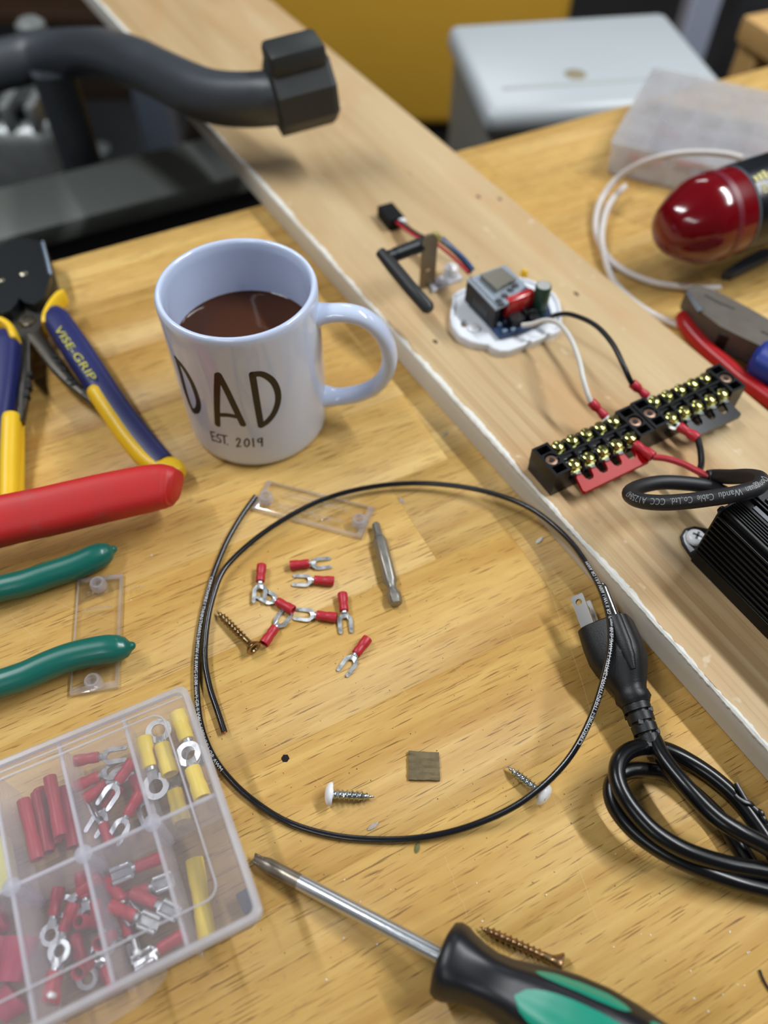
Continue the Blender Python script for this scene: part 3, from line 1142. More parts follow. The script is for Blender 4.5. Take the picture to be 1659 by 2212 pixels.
# ------------------------------------------------------------------ green-handled pliers (handles reach into the picture)
TEAL = M('teal_dipped_vinyl', (18, 100, 88), 0.32, var=0.06, vscale=40, coat=0.1)
pl = thing('green_handled_pliers', 'pliers with two teal dip-coated handles, over a clear terminal cover', 'pliers', (-185.3, 163.8, 0.0))
for pts, rr in (([(-246.8, 148.6, 11.0), (-223.4, 171.7, 10.5), (-201.5, 185.6, 10.0), (-189.8, 191.2, 9.5), (-178.4, 195.1, 9.0), (-167.9, 200.2, 8.6), (-156.4, 205.4, 8.4), (-148.0, 210.5, 8.4), (-142.0, 214.3, 8.2), (-139.5, 215.8, 8.1), (-137.6, 216.8, 8.0)], 0),
                ([(-237.8, 128.2, 12.0), (-207.2, 128.9, 12.0), (-184.7, 135.8, 12.0), (-173.6, 140.4, 11.8), (-163.4, 144.8, 11.4), (-154.0, 150.3, 11.0), (-144.5, 154.7, 10.7), (-132.8, 158.0, 10.4), (-123.8, 159.3, 10.2), (-119.3, 160.4, 10.0), (-116.8, 161.7, 9.8)], 1)):
    path = spline(pts, 6)
    m_ = len(path)
    rs = []
    for i in range(m_):
        e_ = (path[-1] - path[i]).length
        rs.append(0.5 if e_ < 0.01 else lerp_keys(e_, [(0, .9), (0.9, 1.7), (2.2, 2.3), (4.0, 4.6), (7.5, 6.3), (12, 6.9), (40, 6.8), (90, 6.2)]))
    part('handle', MB().tube(path, rs, 20), TEAL, pl, world=True, sharp=70)
hp = Vector((-260.6, 137.9, 12.0))
m_ = MB().lathe([(0.1, 0), (9, 0), (9, 9), (7, 10), (0.1, 10)], 20, (hp.x, hp.y, 6))
part('pivot', m_, STEELBIT, pl, world=True)
m_ = MB().rings([sell(hp + Vector((-5, -3, 0)), Vector((0.5, -0.86, 0)), Vector((0, 0, 1)), 12, 5), sell(hp + Vector((-40, -24, 0)), Vector((0.5, -0.86, 0)), Vector((0, 0, 1)), 5, 4)])
part('jaws', m_, STEELBIT, pl, world=True)

# ------------------------------------------------------------------ thick red grip
t = NT('scuffed_red_grip')
d1 = t.noise(t.coords((1, 1, 1), False), 55, 5, 0.6)
d2 = t.noise(t.coords((1, 1, 1), False), 600, 4, 0.7)
c = t.mix(t.rng(d1, .35, .7, 0, .4), (196, 34, 34), (176, 46, 44))
c = t.mix(t.math('MULTIPLY', t.rng(d1, .60, .74, 0, .8), t.rng(d2, .4, .6)), c, (122, 92, 90))
c = t.mix(t.rng(d2, .68, .76, 0, .4), c, (214, 120, 116))
t.L(c, t.b.inputs['Base Color'])
t.b.inputs['Roughness'].default_value = 0.5
RED = t.m
rg = thing('red_handled_tool', 'tool with a thick scuffed red plastic grip, lying above the green handles', 'tool', (-173.0, 250.3, 0.0))
pts = [(-257.2, 195.3, 27.0), (-223.6, 206.8, 27.0), (-191.5, 219.9, 26.5), (-168.2, 227.3, 26.0), (-144.5, 235.5, 25.5), (-124.5, 241.8, 25.0), (-115.3, 244.0, 25.0), (-110.0, 244.0, 25.0), (-107.3, 243.4, 25.0)]
mb = loft_path(MB(), pts, [(0, 12.6, 11.5), (.80, 12.2, 11.2), (.90, 12, 11), (.955, 11.4, 10.4), (.98, 10.4, 9.4), (.993, 8.8, 8.0), (1, 7.2, 6.6)], up=(-.12, -.5, .86), n=28, e=3.0)
part('grip', mb, RED, rg, world=True, sharp=55)
a_, b_ = Vector(pts[0]), Vector(pts[1])
d_ = (a_ - b_).normalized()
mb = MB().rings([sell(a_ - d_ * 4, Vector((-d_.y, d_.x, 0)), Vector((0, 0, 1)), 8, 5), sell(a_ + d_ * 60, Vector((-d_.y, d_.x, 0)), Vector((0, 0, 1)), 11, 5)])
part('steel_arm', mb, STEELBIT, rg, world=True)

# ------------------------------------------------------------------ wire strippers
BLUE = M('navy_grip', (30, 36, 92), 0.45, var=0.08, vscale=60)
YEL = M('yellow_grip', (238, 194, 34), 0.42, var=0.05, vscale=60)
BLKST = M('blackened_steel', (34, 37, 40), 0.42, 0.5, var=0.2, vscale=150)
GUN = M('oiled_grey_steel', (92, 88, 82), 0.38, 0.9, var=0.3, vscale=160)
ST0 = (-217.9, 371.9, 0.0)
stp = thing('wire_strippers', 'wire strippers with navy and yellow grips and black head beside the mug', 'wire strippers', ST0)
ZV = 18.0
rh = [(-211.5, 387.3, 18.0), (-201.6, 373.1, 18.0), (-189.9, 356.6, 17.5), (-175.4, 336.0, 16.5), (-160.3, 315.3, 14.5), (-146.5, 298.0, 12.0), (-133.3, 282.8, 10.0), (-123.1, 271.4, 9.0)]
mb = loft_path(MB(), rh, [(0, 6.2, 5.5), (.05, 8.4, 7.0), (.3, 8.8, 7.4), (.45, 8.6, 7.2), (.7, 7.8, 6.8), (1, 6.8, 6.4)], n=28, e=3.0)
part('grip', mb, BLUE, stp, 'navy grip', world=True)
cap = [(-211.9, 373.6, 18.0), (-213.1, 383.7, 18.0), (-211.8, 394.6, 18.0), (-208.7, 403.1, 18.0), (-207.0, 403.9, 18.0)]
mb = loft_path(MB(), cap, [(0, 2.0, 5.5), (.1, 2.6, 6.4), (.9, 2.8, 6.4), (1, 1.8, 5)], n=16)
part('grip_collar', mb, YEL, stp, 'yellow collar', world=True)
ys = [(-170.2, 320.9, 17.0), (-165.6, 314.8, 16.0), (-156.1, 301.9, 14.0), (-145.3, 287.9, 11.5), (-135.9, 277.4, 9.8), (-129.0, 271.3, 9.0), (-123.3, 268.2, 8.5)]
mb = MB().tube(spline(ys, 6), [2.0] + [5.0] * 100, 18) if False else loft_path(MB(), ys, [(0, 4.6, 5.2), (.04, 5.2, 6.0), (.6, 5.0, 6.2), (1, 5.4, 6.4)], n=20, e=2.2)
part('grip_strip', mb, YEL, stp, 'yellow inner strip', world=True)
tp = [(-126.2, 270.8, 8.5), (-120.6, 268.3, 8.4), (-116.3, 265.4, 8.2), (-113.7, 262.0, 8.0)]
mb = loft_path(MB(), tp, [(0, 4, 5), (.25, 8.4, 6.5), (.6, 9.0, 6.8), (.85, 6.5, 5.5), (1, 2, 2)], n=20, e=2.1)
part('grip_tip', mb, YEL, stp, 'yellow rounded tip', world=True)
lh = [(-234.3, 366.9, 18.0), (-230.4, 350.6, 17.5), (-226.2, 325.9, 15.5), (-223.6, 303.6, 12.5), (-220.2, 278.1, 9.0), (-214.5, 248.5, 7.4)]
mb = loft_path(MB(), lh, [(0, 6, 6), (.06, 8.2, 7.4), (.5, 9.0, 7.4), (1, 7.5, 7)], n=28, e=3.0)
part('grip', mb, BLUE, stp, 'navy grip', world=True)
cap = [(-242.3, 373.8, 20.5), (-236.4, 372.2, 20.5), (-230.0, 366.4, 20.5), (-225.3, 357.4, 20.5)]
mb = loft_path(MB(), cap, [(0, 2.2, 5.5), (.1, 2.8, 6.4), (.9, 2.8, 6.4), (1, 1.8, 5)], n=16)
part('grip_collar', mb, YEL, stp, 'yellow collar', world=True)
ys = [(-214.3, 302.3, 14.5), (-211.6, 289.2, 12.5), (-208.4, 273.0, 9.8), (-203.7, 252.9, 7.4), (-199.9, 236.8, 6.5)]
mb = loft_path(MB(), ys, [(0, 4.8, 5.2), (.04, 5.4, 6.0), (1, 5.4, 6.2)], n=20, e=2.2)
part('grip_strip', mb, YEL, stp, 'yellow inner strip', world=True)
ys = [(-212.0, 303.8, 6.0), (-207.3, 285.9, 5.5), (-202.7, 268.0, 5.0), (-197.5, 246.8, 4.2)]
mb = loft_path(MB(), ys, [(0, 1.2, 3), (1, 1.6, 4)], n=14, e=2.2)
part('slim_strip', mb, YEL, stp, 'thin yellow strip below', world=True)
# steel arms with cutting notches
ra = [(-225.8, 377.5, 13.0), (-214.1, 363.6, 13.0), (-202.3, 348.0, 13.0), (-192.4, 336.2, 13.0), (-184.4, 327.8, 13.0), (-169.2, 313.6, 13.0)]
mb = loft_path(MB(), ra, [(0, 5, 2.5), (.5, 4.2, 2.5), (1, 2, 2.5)], n=12, e=4)
part('steel_arm', mb, GUN, stp, world=True)
la = [(-228.3, 375.1, 13.0), (-224.8, 361.2, 13.0), (-219.7, 344.6, 13.0), (-214.8, 328.5, 13.0), (-211.3, 313.2, 13.0), (-208.5, 298.4, 13.0)]
mb = loft_path(MB(), la, [(0, 5, 2.5), (.5, 4.0, 2.5), (1, 2, 2.5)], n=12, e=4)
part('steel_arm', mb, GUN, stp, world=True)
for q in [(-201.5, 350.8, 14.0), (-198.0, 345.9, 14.0), (-193.3, 339.5, 14.0), (-187.9, 331.5, 14.0), (-184.8, 327.9, 14.0), (-213.0, 335.5, 14.0), (-212.2, 328.6, 14.0), (-210.1, 318.3, 14.0), (-211.0, 325.5, 14.0)]:
    part('cutting_tooth', MB().lathe([(0.3, -2), (1.9, -2), (1.9, 2), (0.3, 2)], 8, q), BLKST, stp, world=True)
# head
hd = [(-274.6, 446.2, 22.0), (-267.2, 449.8, 22.0), (-262.8, 452.2, 22.0), (-259.3, 457.6, 22.0), (-250.1, 461.8, 22.0), (-238.8, 458.2, 22.0), (-233.9, 454.4, 22.0), (-226.8, 437.1, 22.0), (-220.1, 421.2, 22.0), (-218.7, 403.2, 22.0), (-219.5, 395.7, 22.0), (-223.1, 391.4, 22.0), (-229.2, 393.2, 22.0), (-234.6, 398.0, 22.0), (-234.6, 391.9, 22.0), (-236.5, 385.2, 22.0), (-240.5, 382.7, 22.0), (-246.9, 385.7, 22.0), (-257.8, 392.8, 22.0)]
mb = MB().prism([[(p[0], p[1]) for p in hd][::-1]], 16, 22)
part('head_plate', mb, BLKST, stp, 'black head plate', world=True)
mb = MB().prism([[(p[0], p[1] + 2.0) for p in hd][::-1]], 4, 15)
part('backing_plate', mb, BLKST, stp, world=True)
ed = [(-235.6, 457.2, 21.0), (-228.3, 439.9, 21.0), (-220.9, 421.9, 21.0)]
part('blade_edge', MB().tube([Vector(p) for p in ed], 1.5, 8), M('bright_edge', (150, 165, 185), 0.3, 0.9), stp, 'bright ground edge', world=True)
for (q, r_) in zip([(-238.4, 422.0, 22.0), (-251.0, 415.0, 22.0)], (2.6, 2.2)):
    part('rivet', MB().lathe([(r_, 0), (r_, .5), (r_ * .7, 1.0), (.1, 1.1)], 16, q), M('rivet_steel', (176, 168, 150), .3, 1.0), stp, world=True)
bd = [(-251.6, 389.2, 15.0), (-245.4, 389.9, 15.0), (-238.7, 391.8, 15.0), (-238.3, 401.8, 15.0), (-227.5, 398.1, 15.0), (-220.8, 409.6, 15.0), (-217.0, 404.5, 15.0), (-217.2, 382.4, 15.0), (-218.3, 372.9, 15.0), (-224.7, 370.5, 15.0), (-230.8, 372.8, 15.0), (-239.9, 382.1, 15.0), (-249.0, 380.8, 15.0)]
part('steel_body', MB().prism([[(p[0], p[1]) for p in bd][::-1]], 8, 15.5), GUN, stp, world=True)
q = Vector((-227.5, 382.5, 16.0))
part('pivot_bolt', MB().lathe([(5.2, -1), (5.2, .8), (4.4, 1.8), (2.2, 1.9), (1.9, 1.0), (.1, 1.0)], 12, q), M('pivot_steel', (140, 132, 120), .28, 1.0, var=.3, vscale=300), stp, world=True, sharp=20)
mb = MB()
vs, fs = text_mesh('VISE-GRIP', 6.6)
p0, p1 = (Vector(p) for p in [(-202.1, 364.5, 25.6), (-170.6, 321.4, 24.4)])
d_ = (p1 - p0).normalized()
up_ = Vector((-d_.y, d_.x, 0))
wd_ = max(v.x for v in vs)
sc_ = (p1 - p0).length / wd_
mb.add([p0 + d_ * v.x * sc_ + up_ * (v.y - 0.2) + Vector((0, 0, 0.12)) for v in vs], fs)
part('maker_lettering', mb, M('lime_print', (196, 190, 70), 0.5), stp, 'yellow lettering VISE-GRIP', world=True)

# ------------------------------------------------------------------ screwdriver
a_ = Vector((-52.1, 69.5, 2.6))
b_ = Vector((22.2, 34.0, 14.2))
ax = (b_ - a_).normalized()
LS = (b_ - a_).length
sd = thing('screwdriver', 'cross-tip screwdriver with black and teal handle', 'screwdriver', (a_.x, a_.y, 0))
q0 = Vector((1, 0, 0)).rotation_difference(ax).to_matrix().to_4x4()
TO = Matrix.Translation(a_) @ q0
mb = MB().lathe([(0.4, 0), (1.2, .25), (1.7, 1.6), (2.5, 4.2), (3.0, 6.6), (3.05, 22)], 16, (0, 0, 0), 'x')
for k_ in range(4):
    st = mb.mark()
    mb.box((2.2, 0, 1.7), (4.4, .7, 1.5), .1, 1)
    mb.xf(Matrix.Rotation(math.pi / 4 + k_ * math.pi / 2, 4, 'X'), st)
mb.xf(TO)
part('cross_tip', mb, M('dark_tip_steel', (150, 142, 128), .35, .75, var=.3, vscale=300), sd, 'dark worn cross tip', world=True)
mb = MB().lathe([(3.0, 21.5), (3.05, 22), (3.05, LS + 4), (3, LS + 4)], 20, (0, 0, 0), 'x').xf(TO)
part('shaft', mb, M('satin_chrome', (206, 210, 214), .26, .85), sd, 'satin chrome shaft', world=True)
HP = [(0, 3.4), (0.2, 9.5), (1.2, 12.6), (3.4, 13.6), (6.0, 13.4), (9, 12.2), (14, 10.6), (19, 9.9), (25, 10.4), (32, 12.2), (40, 14.2), (48, 15.4), (58, 16.0), (68, 15.4), (80, 13.6), (92, 12.4), (100, 10.5), (105, 7), (106, 2)]


def grip_r(h, th):
    r = lerp_keys(h, HP)
    k_ = 0.055 * max(0.0, 1 - abs(h - 45) / 60)
    return r * (1 - k_ + k_ * math.cos(6 * th))


mb = MB()
R_ = []
for h in [0, .2, .7, 1.2, 2.2, 3.4, 6, 9, 11.5, 14, 16.5, 19, 22, 25, 28, 32, 36, 40, 44, 48, 53, 58, 63, 68, 74, 80, 86, 92, 96, 100, 103, 105, 106]:
    R_.append([Vector((LS + h, grip_r(h, 2 * math.pi * j / 48) * math.cos(2 * math.pi * j / 48), grip_r(h, 2 * math.pi * j / 48) * math.sin(2 * math.pi * j / 48))) for j in range(48)])
mb.rings(R_).xf(TO)
hnd = part('handle', mb, M('black_soft_grip', (26, 27, 32), .38, var=.05), sd, world=True, sharp=60)
TEALH = M('teal_hard_grip', (18, 148, 122), .35)
for h0, h1, t0, t1 in ((33, 66, 26, 56), (29, 78, 68, 126), (72, 103, 24, 58), (31, 70, 150, 200), (31, 70, -60, -10)):
    mb = MB()
    P_ = []
    for i in range(17):
        f = i / 16
        h = h0 + (h1 - h0) * f
        sq = (1 - abs(2 * f - 1) ** 3.2) ** 0.5
        tm, tw = math.radians((t0 + t1) / 2), math.radians((t1 - t0) / 2) * sq
        row_ = []
        for j in range(11):
            th = tm + tw * (2 * j / 10 - 1)
            r = grip_r(h, th) + 0.12
            row_.append(Vector((LS + h, r * math.cos(th), r * math.sin(th))))
        P_.append(row_)
    mb.grid(P_).xf(TO)
    part('teal_inlay', mb, TEALH, hnd, 'teal inlay')
    bpy.data.objects[-1] if False else None
    hnd.children[-1].data.transform(Matrix.Translation(-ORG[sd.name] * K))

# ------------------------------------------------------------------ assortment box with crimp terminals
XA = math.radians(-154.35)
BX0 = (-83.7, 132.0, 34.0)
BL_, BW_ = 161.0, 97.6
PP = M_clear('frosted_polypropylene', (253, 253, 254), 0.12, (246, 244, 250), 0.3, 0.0, 0.07)
PPR = M_clear('frosted_rim', (250, 250, 252), 0.52, (244, 244, 250), 0.3, 0.02)
PPD = M_clear('frosted_divider', (252, 252, 254), 0.20, (246, 244, 250), 0.3, 0.0, 0.07)
box = thing('assortment_box', 'frosted plastic compartment box of crimp terminals, in the near left corner', 'organizer box', (BX0[0], BX0[1], 0), XA)


def shell(outer_t, outer_b, zt, zb, th, n=5):
    """Open tray: tapering outer and inner walls and a floor."""
    m = MB()
    o_t = [Vector((x, y, zt)) for x, y in rrect(*outer_t, 4, n)]
    o_b = [Vector((x, y, zb)) for x, y in rrect(*outer_b, 4, n)]
    i_t = [Vector((x, y, zt)) for x, y in rrect(outer_t[0] + th, outer_t[1] + th, outer_t[2] - th, outer_t[3] - th, 3, n)]
    i_b = [Vector((x, y, zb + th)) for x, y in rrect(outer_b[0] + th, outer_b[1] + th, outer_b[2] - th, outer_b[3] - th, 3, n)]
    return m.rings([o_b, o_t, i_t, i_b])


mb = shell((1.0, 1.0, BL_ - 1, BW_ - 1), (4.5, 4.5, BL_ - 4.5, BW_ - 4.5), 31, 0.0, 1.3)
tray = part('tray', mb, PP, box, 'frosted tray')
for k_ in range(1, 6):
    xd = 1.8 + 26.35 * k_
    part('divider', MB().box((xd, 48.7, 16), (1.2, BW_ - 5, 29), .2, 1), PPD, tray)
    part('divider_post', MB().lathe([(2.2, 1.5), (3.2, 26), (3.4, 31.8), (2.6, 32.2)], 12, (xd, 48.7, 0)), PPR, tray)
part('divider', MB().box((BL_ / 2, 48.7, 16), (BL_ - 5, 1.2, 29), .2, 1), PPD, tray)
# white top rims of the dividers, as seen through the lid
for k_ in range(1, 6):
    part('divider_rim', MB().box((1.8 + 26.35 * k_, 48.7, 31), (1.5, BW_ - 4, 1.4), .2, 1), PPR, tray)
part('divider_rim', MB().box((BL_ / 2, 48.7, 31), (BL_ - 4, 1.5, 1.4), .2, 1), PPR, tray)
lid = part('lid', MB().prism([rrect(2.5, 2.5, BL_ - 2.5, BW_ - 2.5, 3)], 32.4, 33.3), PP, box, 'clear lid')
o_ = rrect(0, 0, BL_, BW_, 4)
i_ = rrect(3.0, 3.0, BL_ - 3, BW_ - 3, 2.5)
mb = MB().rings([[Vector((x, y, 28.5)) for x, y in o_], [Vector((x, y, 33.4)) for x, y in rrect(0, 0, BL_, BW_, 4)], [Vector((x, y, 34)) for x, y in rrect(.7, .7, BL_ - .7, BW_ - .7, 3.6)], [Vector((x, y, 34)) for x, y in rrect(2.4, 2.4, BL_ - 2.4, BW_ - 2.4, 2.8)], [Vector((x, y, 33.2)) for x, y in i_], [Vector((x, y, 32.2)) for x, y in i_], [Vector((x, y, 31.6)) for x, y in rrect(1.2, 1.2, BL_ - 1.2, BW_ - 1.2, 3.2)], [Vector((x, y, 28.5)) for x, y in rrect(.9, .9, BL_ - .9, BW_ - .9, 3.4)]], closed=True)
part('lid_rim', mb, PPR, lid, 'milky lid rim')
pts = [Vector((x, y, 33.5)) for x, y in rrect(12.5, 8.0, BL_ - 12.5, BW_ - 13.5, 5, 6)]
part('moulded_bead', MB().tube(pts, .45, 6, closed=True), PPR, lid)
part('moulded_bead', MB().tube([(3, 5.2, 33.5), (BL_ - 3, 5.2, 33.5)], .4, 6), PPR, lid)
for xx in (44.0, 73.5, 100):
    part('hinge_peg', MB().lathe([(1.0, 32), (1.0, 35.4), (.7, 35.8)], 10, (xx, 89.6, 0)), WENAMEL, lid)
mb = MB()
arc = [(62 + 24 * math.cos(math.radians(a)), BW_ - 1 + 7.5 * math.sin(math.radians(a))) for a in range(0, 181, 12)]
mb.prism([arc], 22, 23)
part('latch_tab', mb, PP, lid, 'clear latch tab')

r5 = random.Random(11)
BFL = 1.6


def zb_place(o, a, b, z, L, lab, tilt=0.0, rollx=0.0):
    put(o, a, b, z, L, lab, tilt, rollx)


# red butt connectors


def make_butt(name, r, L, mat, label, group=None):
    m = MB().lathe([(r * .72, L * .2), (r * .76, .1), (r * .97, 0), (r, .4), (r, L * .3), (r * .92, L * .36), (r * .9, L * .5), (r * .92, L * .64), (r, L * .7), (r, L - .4), (r * .97, L), (r * .76, L - .1), (r * .72, L * .8)], 18, (0, 0, r), 'x')
    return solo(name, m, mat, label, 'terminal', (0, 0, 0), 0, group)


bt = make_butt('butt_connector', 2.7, 26, VINYL, 'x', 'red butt connectors in the box')
BUTTS = [([(-149.9, 90.4, 12.0), (-137.3, 66.4, 12.0)], 7.0, 'leftmost red butt connector in the box, sticking out lowest'),
         ([(-147.0, 96.1, 9.0), (-133.8, 67.8, 9.0)], 4.4, 'red butt connector second from the left in its compartment'),
         ([(-140.0, 98.5, 14.0), (-129.7, 75.6, 14.0)], 9.2, 'red butt connector third from the left, topmost in its compartment'),
         ([(-136.6, 97.1, 7.0), (-126.3, 72.4, 7.0)], BFL, 'rightmost red butt connector, half behind the divider'),
         ([(-146.0, 95.1, 4.0), (-134.3, 74.3, 4.0)], BFL, 'red butt connector buried under the other butt connectors')]
for k_, ((pa, pb), z_, lab) in enumerate(BUTTS):
    put(bt if k_ == 0 else copy_tree(bt), pa, pb, z_, 26, lab)

gf = make_fork('x', 'red fork terminals in the box')
BF = [([(475,522),(745,470)], 9, 'red fork terminal in the box nearest the hinge rim, prongs to the right'),
      ([(485,655),(720,540)], 7, 'red fork terminal in the box, second down on the left'),
      ([(535,712),(745,560)], 6, 'red fork terminal in the box, third down on the left'),
      ([(805,540),(625,790)], 11, 'red fork terminal in the box with open prongs in plain view'),
      ([(650,720),(560,850)], BFL, 'red fork terminal at the bottom of the fork compartment'),
      ([(815,745),(690,945)], 6, 'red fork terminal in the box leaning on the lower divider'),
      ([(800,625),(870,830)], 3.5, 'red fork terminal in the box against the yellow compartment'),
      ([(605,985),(530,775)], 4, 'red fork terminal in the box seen edge-on')]
BFP = [[[(-130.5, 106.0, 8.0), (-111.8, 109.9, 8.0)], [(-127.6, 96.6, 8.0), (-112.6, 104.8, 8.0)], [(-123.1, 92.6, 8.0), (-110.5, 103.4, 8.0)], [(-106.5, 104.9, 8.0), (-115.6, 87.4, 8.0)], [(-114.9, 92.2, 8.0), (-119.2, 83.3, 8.0)], [(-103.0, 90.5, 8.0), (-108.9, 77.2, 8.0)], [(-105.7, 98.8, 8.0), (-98.0, 84.8, 8.0)], [(-114.2, 74.5, 8.0), (-122.5, 88.3, 8.0)]]]
for k_, ((_p, z_, lab), (pa, pb)) in enumerate(zip(BF, BFP[0])):
    put(gf if k_ == 0 else copy_tree(gf), pa, pb, z_, 21.5, lab, 0.04 if k_ != 7 else 0.0, math.pi / 2.3 if k_ == 7 else r5.uniform(-.15, .15))


def make_big_ring(label, group):
    t = thing('yellow_ring_terminal', label, 'terminal', (0, 0, 0), 0, group)
    part('sleeve', sleeve(14, 3.7, .88, 3.7, 20), YVINYL, t)
    ring = [(12, -2.0), (15, -2.2)] + [(21.5 + 5.6 * math.cos(a), 5.6 * math.sin(a)) for a in [math.radians(-155 + 310 * i / 26) for i in range(27)]] + [(15, 2.2), (12, 2.0)]
    m = bend_tongue(MB().prism([ring, circ(21.7, 0, 3.0, 20)], -0.5, 0.5), 12, 3.4, 16, 1.6, 27, 0.8)
    m.cyl((12.5, 0, 3.6), (15.0, 0, 3.2), 2.7, 2.4, 12)
    part('ring_tongue', m, TIN, t, 'tinned ring tongue')
    return t


yr = make_big_ring('x', 'yellow ring terminals in the box')
YR = [([(850,335),(955,770)], 6, 'yellow ring terminal on the left of its compartment, ring pointing down'),
      ([(1015,575),(935,290)], 8, 'yellow ring terminal with its sleeve mouth facing the viewer'),
      ([(1062,215),(1165,520)], 3, 'yellow ring terminal in the compartment corner nearest the wire loop'),
      ([(1075,810),(1010,540)], 2, 'lowest yellow ring terminal, sleeve against the divider'),
      ([(1205,695),(1115,430)], 7, 'yellow ring terminal leaning on the right wall of the box')]
YRP = [[(-105.8, 119.6, 9.0), (-92.6, 88.6, 9.0)], [(-90.7, 102.2, 9.0), (-100.1, 123.1, 9.0)], [(-91.7, 128.9, 9.0), (-80.5, 106.2, 9.0)], [(-83.8, 86.0, 9.0), (-91.4, 104.7, 9.0)], [(-75.9, 93.9, 9.0), (-85.2, 112.7, 9.0)]]
for k_, ((_p, z_, lab), (pa, pb)) in enumerate(zip(YR, YRP)):
    put(yr if k_ == 0 else copy_tree(yr), pa, pb, z_, 27, lab, 0.0, r5.uniform(-.2, .2))
o = make_butt('yellow_butt_connector', 3.6, 30, YVINYL, 'single long yellow butt connector alone in its compartment')
pa, pb = [(-75.5, 67.2, 6.0), (-67.0, 41.1, 6.0)]
put(o, pa, pb, BFL, 30)
q = (-52.9, 53.2, 4.0)
solo('foam_scrap', MB().box((0, 0, 4.5), (5.5, 8.0, 6), .5), M('dark_blue_scrap', (44, 54, 70), .7), 'small dark blue scrap beside the yellow butt connector', 'scrap', (q[0], q[1], BFL - 1.5), XA + .1)


def make_disc(label, group):
    t = thing('spade_connector', label, 'terminal', (0, 0, 0), 0, group)
    part('sleeve', sleeve(11, 2.6, .88, 2.6), VINYL, t)
    m = MB().prism([[(9, -1.5), (12, -1.6), (13.2, -3.2), (20.6, -3.2), (21, -2.6), (21, 2.6), (20.6, 3.2), (13.2, 3.2), (12, 1.6), (9, 1.5)]], 1.2, 1.9)
    m.cyl((9.5, 0, 2.3), (12.5, 0, 2.2), 1.8, 1.7, 12)
    part('blade_socket', m, TIN, t, 'tinned blade socket')
    for s_ in (-1, 1):
        part('rolled_edge', MB().tube([(13.4, s_ * 2.5, 2.6), (20.8, s_ * 2.5, 2.6)], 1.15, 10), TIN, t)
    return t


dc = make_disc('x', 'red female spade connectors in the box')
DC = [(0, 7, 'spade connector nearest the junction post, socket pointing left'),
      (1, 4, 'short red spade connector lying on the left of its compartment'),
      (2, 8, 'red spade connector across the compartment, socket pointing right'),
      (3, 6, 'red spade connector with pale dust spots on its sleeve'),
      (4, 3, 'spade connector with its bright socket beside the right divider'),
      (5, 2.5, 'spade connector seen end-on, low on the left'),
      (6, 5, 'spade connector nearest the front rim, socket pointing left')]
DCP = [[(-88.8, 68.6, 7.0), (-105.9, 61.6, 7.0)], [(-107.0, 58.9, 7.0), (-96.6, 48.2, 7.0)], [(-105.0, 50.8, 7.0), (-84.4, 43.7, 7.0)], [(-97.9, 54.7, 7.0), (-78.9, 47.2, 7.0)], [(-101.2, 54.7, 7.0), (-84.8, 61.2, 7.0)], [(-98.7, 48.8, 7.0), (-92.2, 35.8, 7.0)], [(-75.5, 40.3, 7.0), (-91.0, 31.1, 7.0)]]
for (k_, z_, lab), (pa, pb) in zip(DC, DCP):
    put(dc if k_ == 0 else copy_tree(dc), pa, pb, z_, 21, lab, 0.0, (.9 if k_ == 5 else r5.uniform(-.3, .3)))

rr_ = make_ring('x', 'red ring terminals in the box')
RR = [(6, 0, 'red ring terminal on the left of its compartment, ring flat in view'),
      (7, 0, 'red ring terminal with its ring between two other rings'),
      (10, 0, 'red ring terminal with the nearest ring, sleeve toward the front rim'),
      (5, -.2, 'red ring terminal at the top of its compartment, mouth upward'),
      (7, .1, 'red ring terminal lying crosswise near the junction post'),
      (2.2, 0.95, 'red ring terminal standing up, round mouth facing up in the middle'),
      (2.2, 0.85, 'red ring terminal standing up against the right divider'),
      (2.2, 0.9, 'red ring terminal standing up at the front rim'),
      (6, .3, 'red ring terminal in the front left corner of its compartment'),
      (3, .4, 'red ring terminal lying below the standing ones'),
      (3, .3, 'red ring terminal half hidden behind the right divider'),
      (2, .35, 'red ring terminal close to the front right of its compartment')]
RRP = [[(-126.7, 56.9, 9.0), (-126.3, 36.7, 9.0)], [(-119.4, 49.8, 9.0), (-122.1, 32.6, 9.0)], [(-119.8, 22.5, 9.0), (-119.9, 35.1, 9.0)], [(-119.9, 61.1, 9.0), (-112.6, 44.4, 9.0)], [(-114.0, 58.8, 9.0), (-123.5, 50.4, 9.0)], [(-115.3, 43.2, 9.0), (-114.7, 35.4, 9.0)], [(-105.0, 34.6, 9.0), (-107.0, 42.1, 9.0)], [(-109.7, 25.2, 9.0), (-112.4, 30.0, 9.0)], [(-119.6, 24.0, 9.0), (-120.7, 32.1, 9.0)], [(-116.1, 37.6, 9.0), (-110.8, 27.3, 9.0)], [(-111.2, 49.3, 9.0), (-106.0, 37.7, 9.0)], [(-103.1, 27.3, 9.0), (-107.4, 32.7, 9.0)]]
for k_, ((z_, tl, lab), (pa, pb)) in enumerate(zip(RR, RRP)):
    o = rr_ if k_ == 0 else copy_tree(rr_)
    if tl > .5:
        reposition(o, (pa[0], pa[1], 16.5), r5.uniform(0, 6), lab, (0, tl + .25, 0))
    else:
        put(o, pa, pb, z_, 20.5, lab, tl * .3, r5.uniform(-.2, .2))

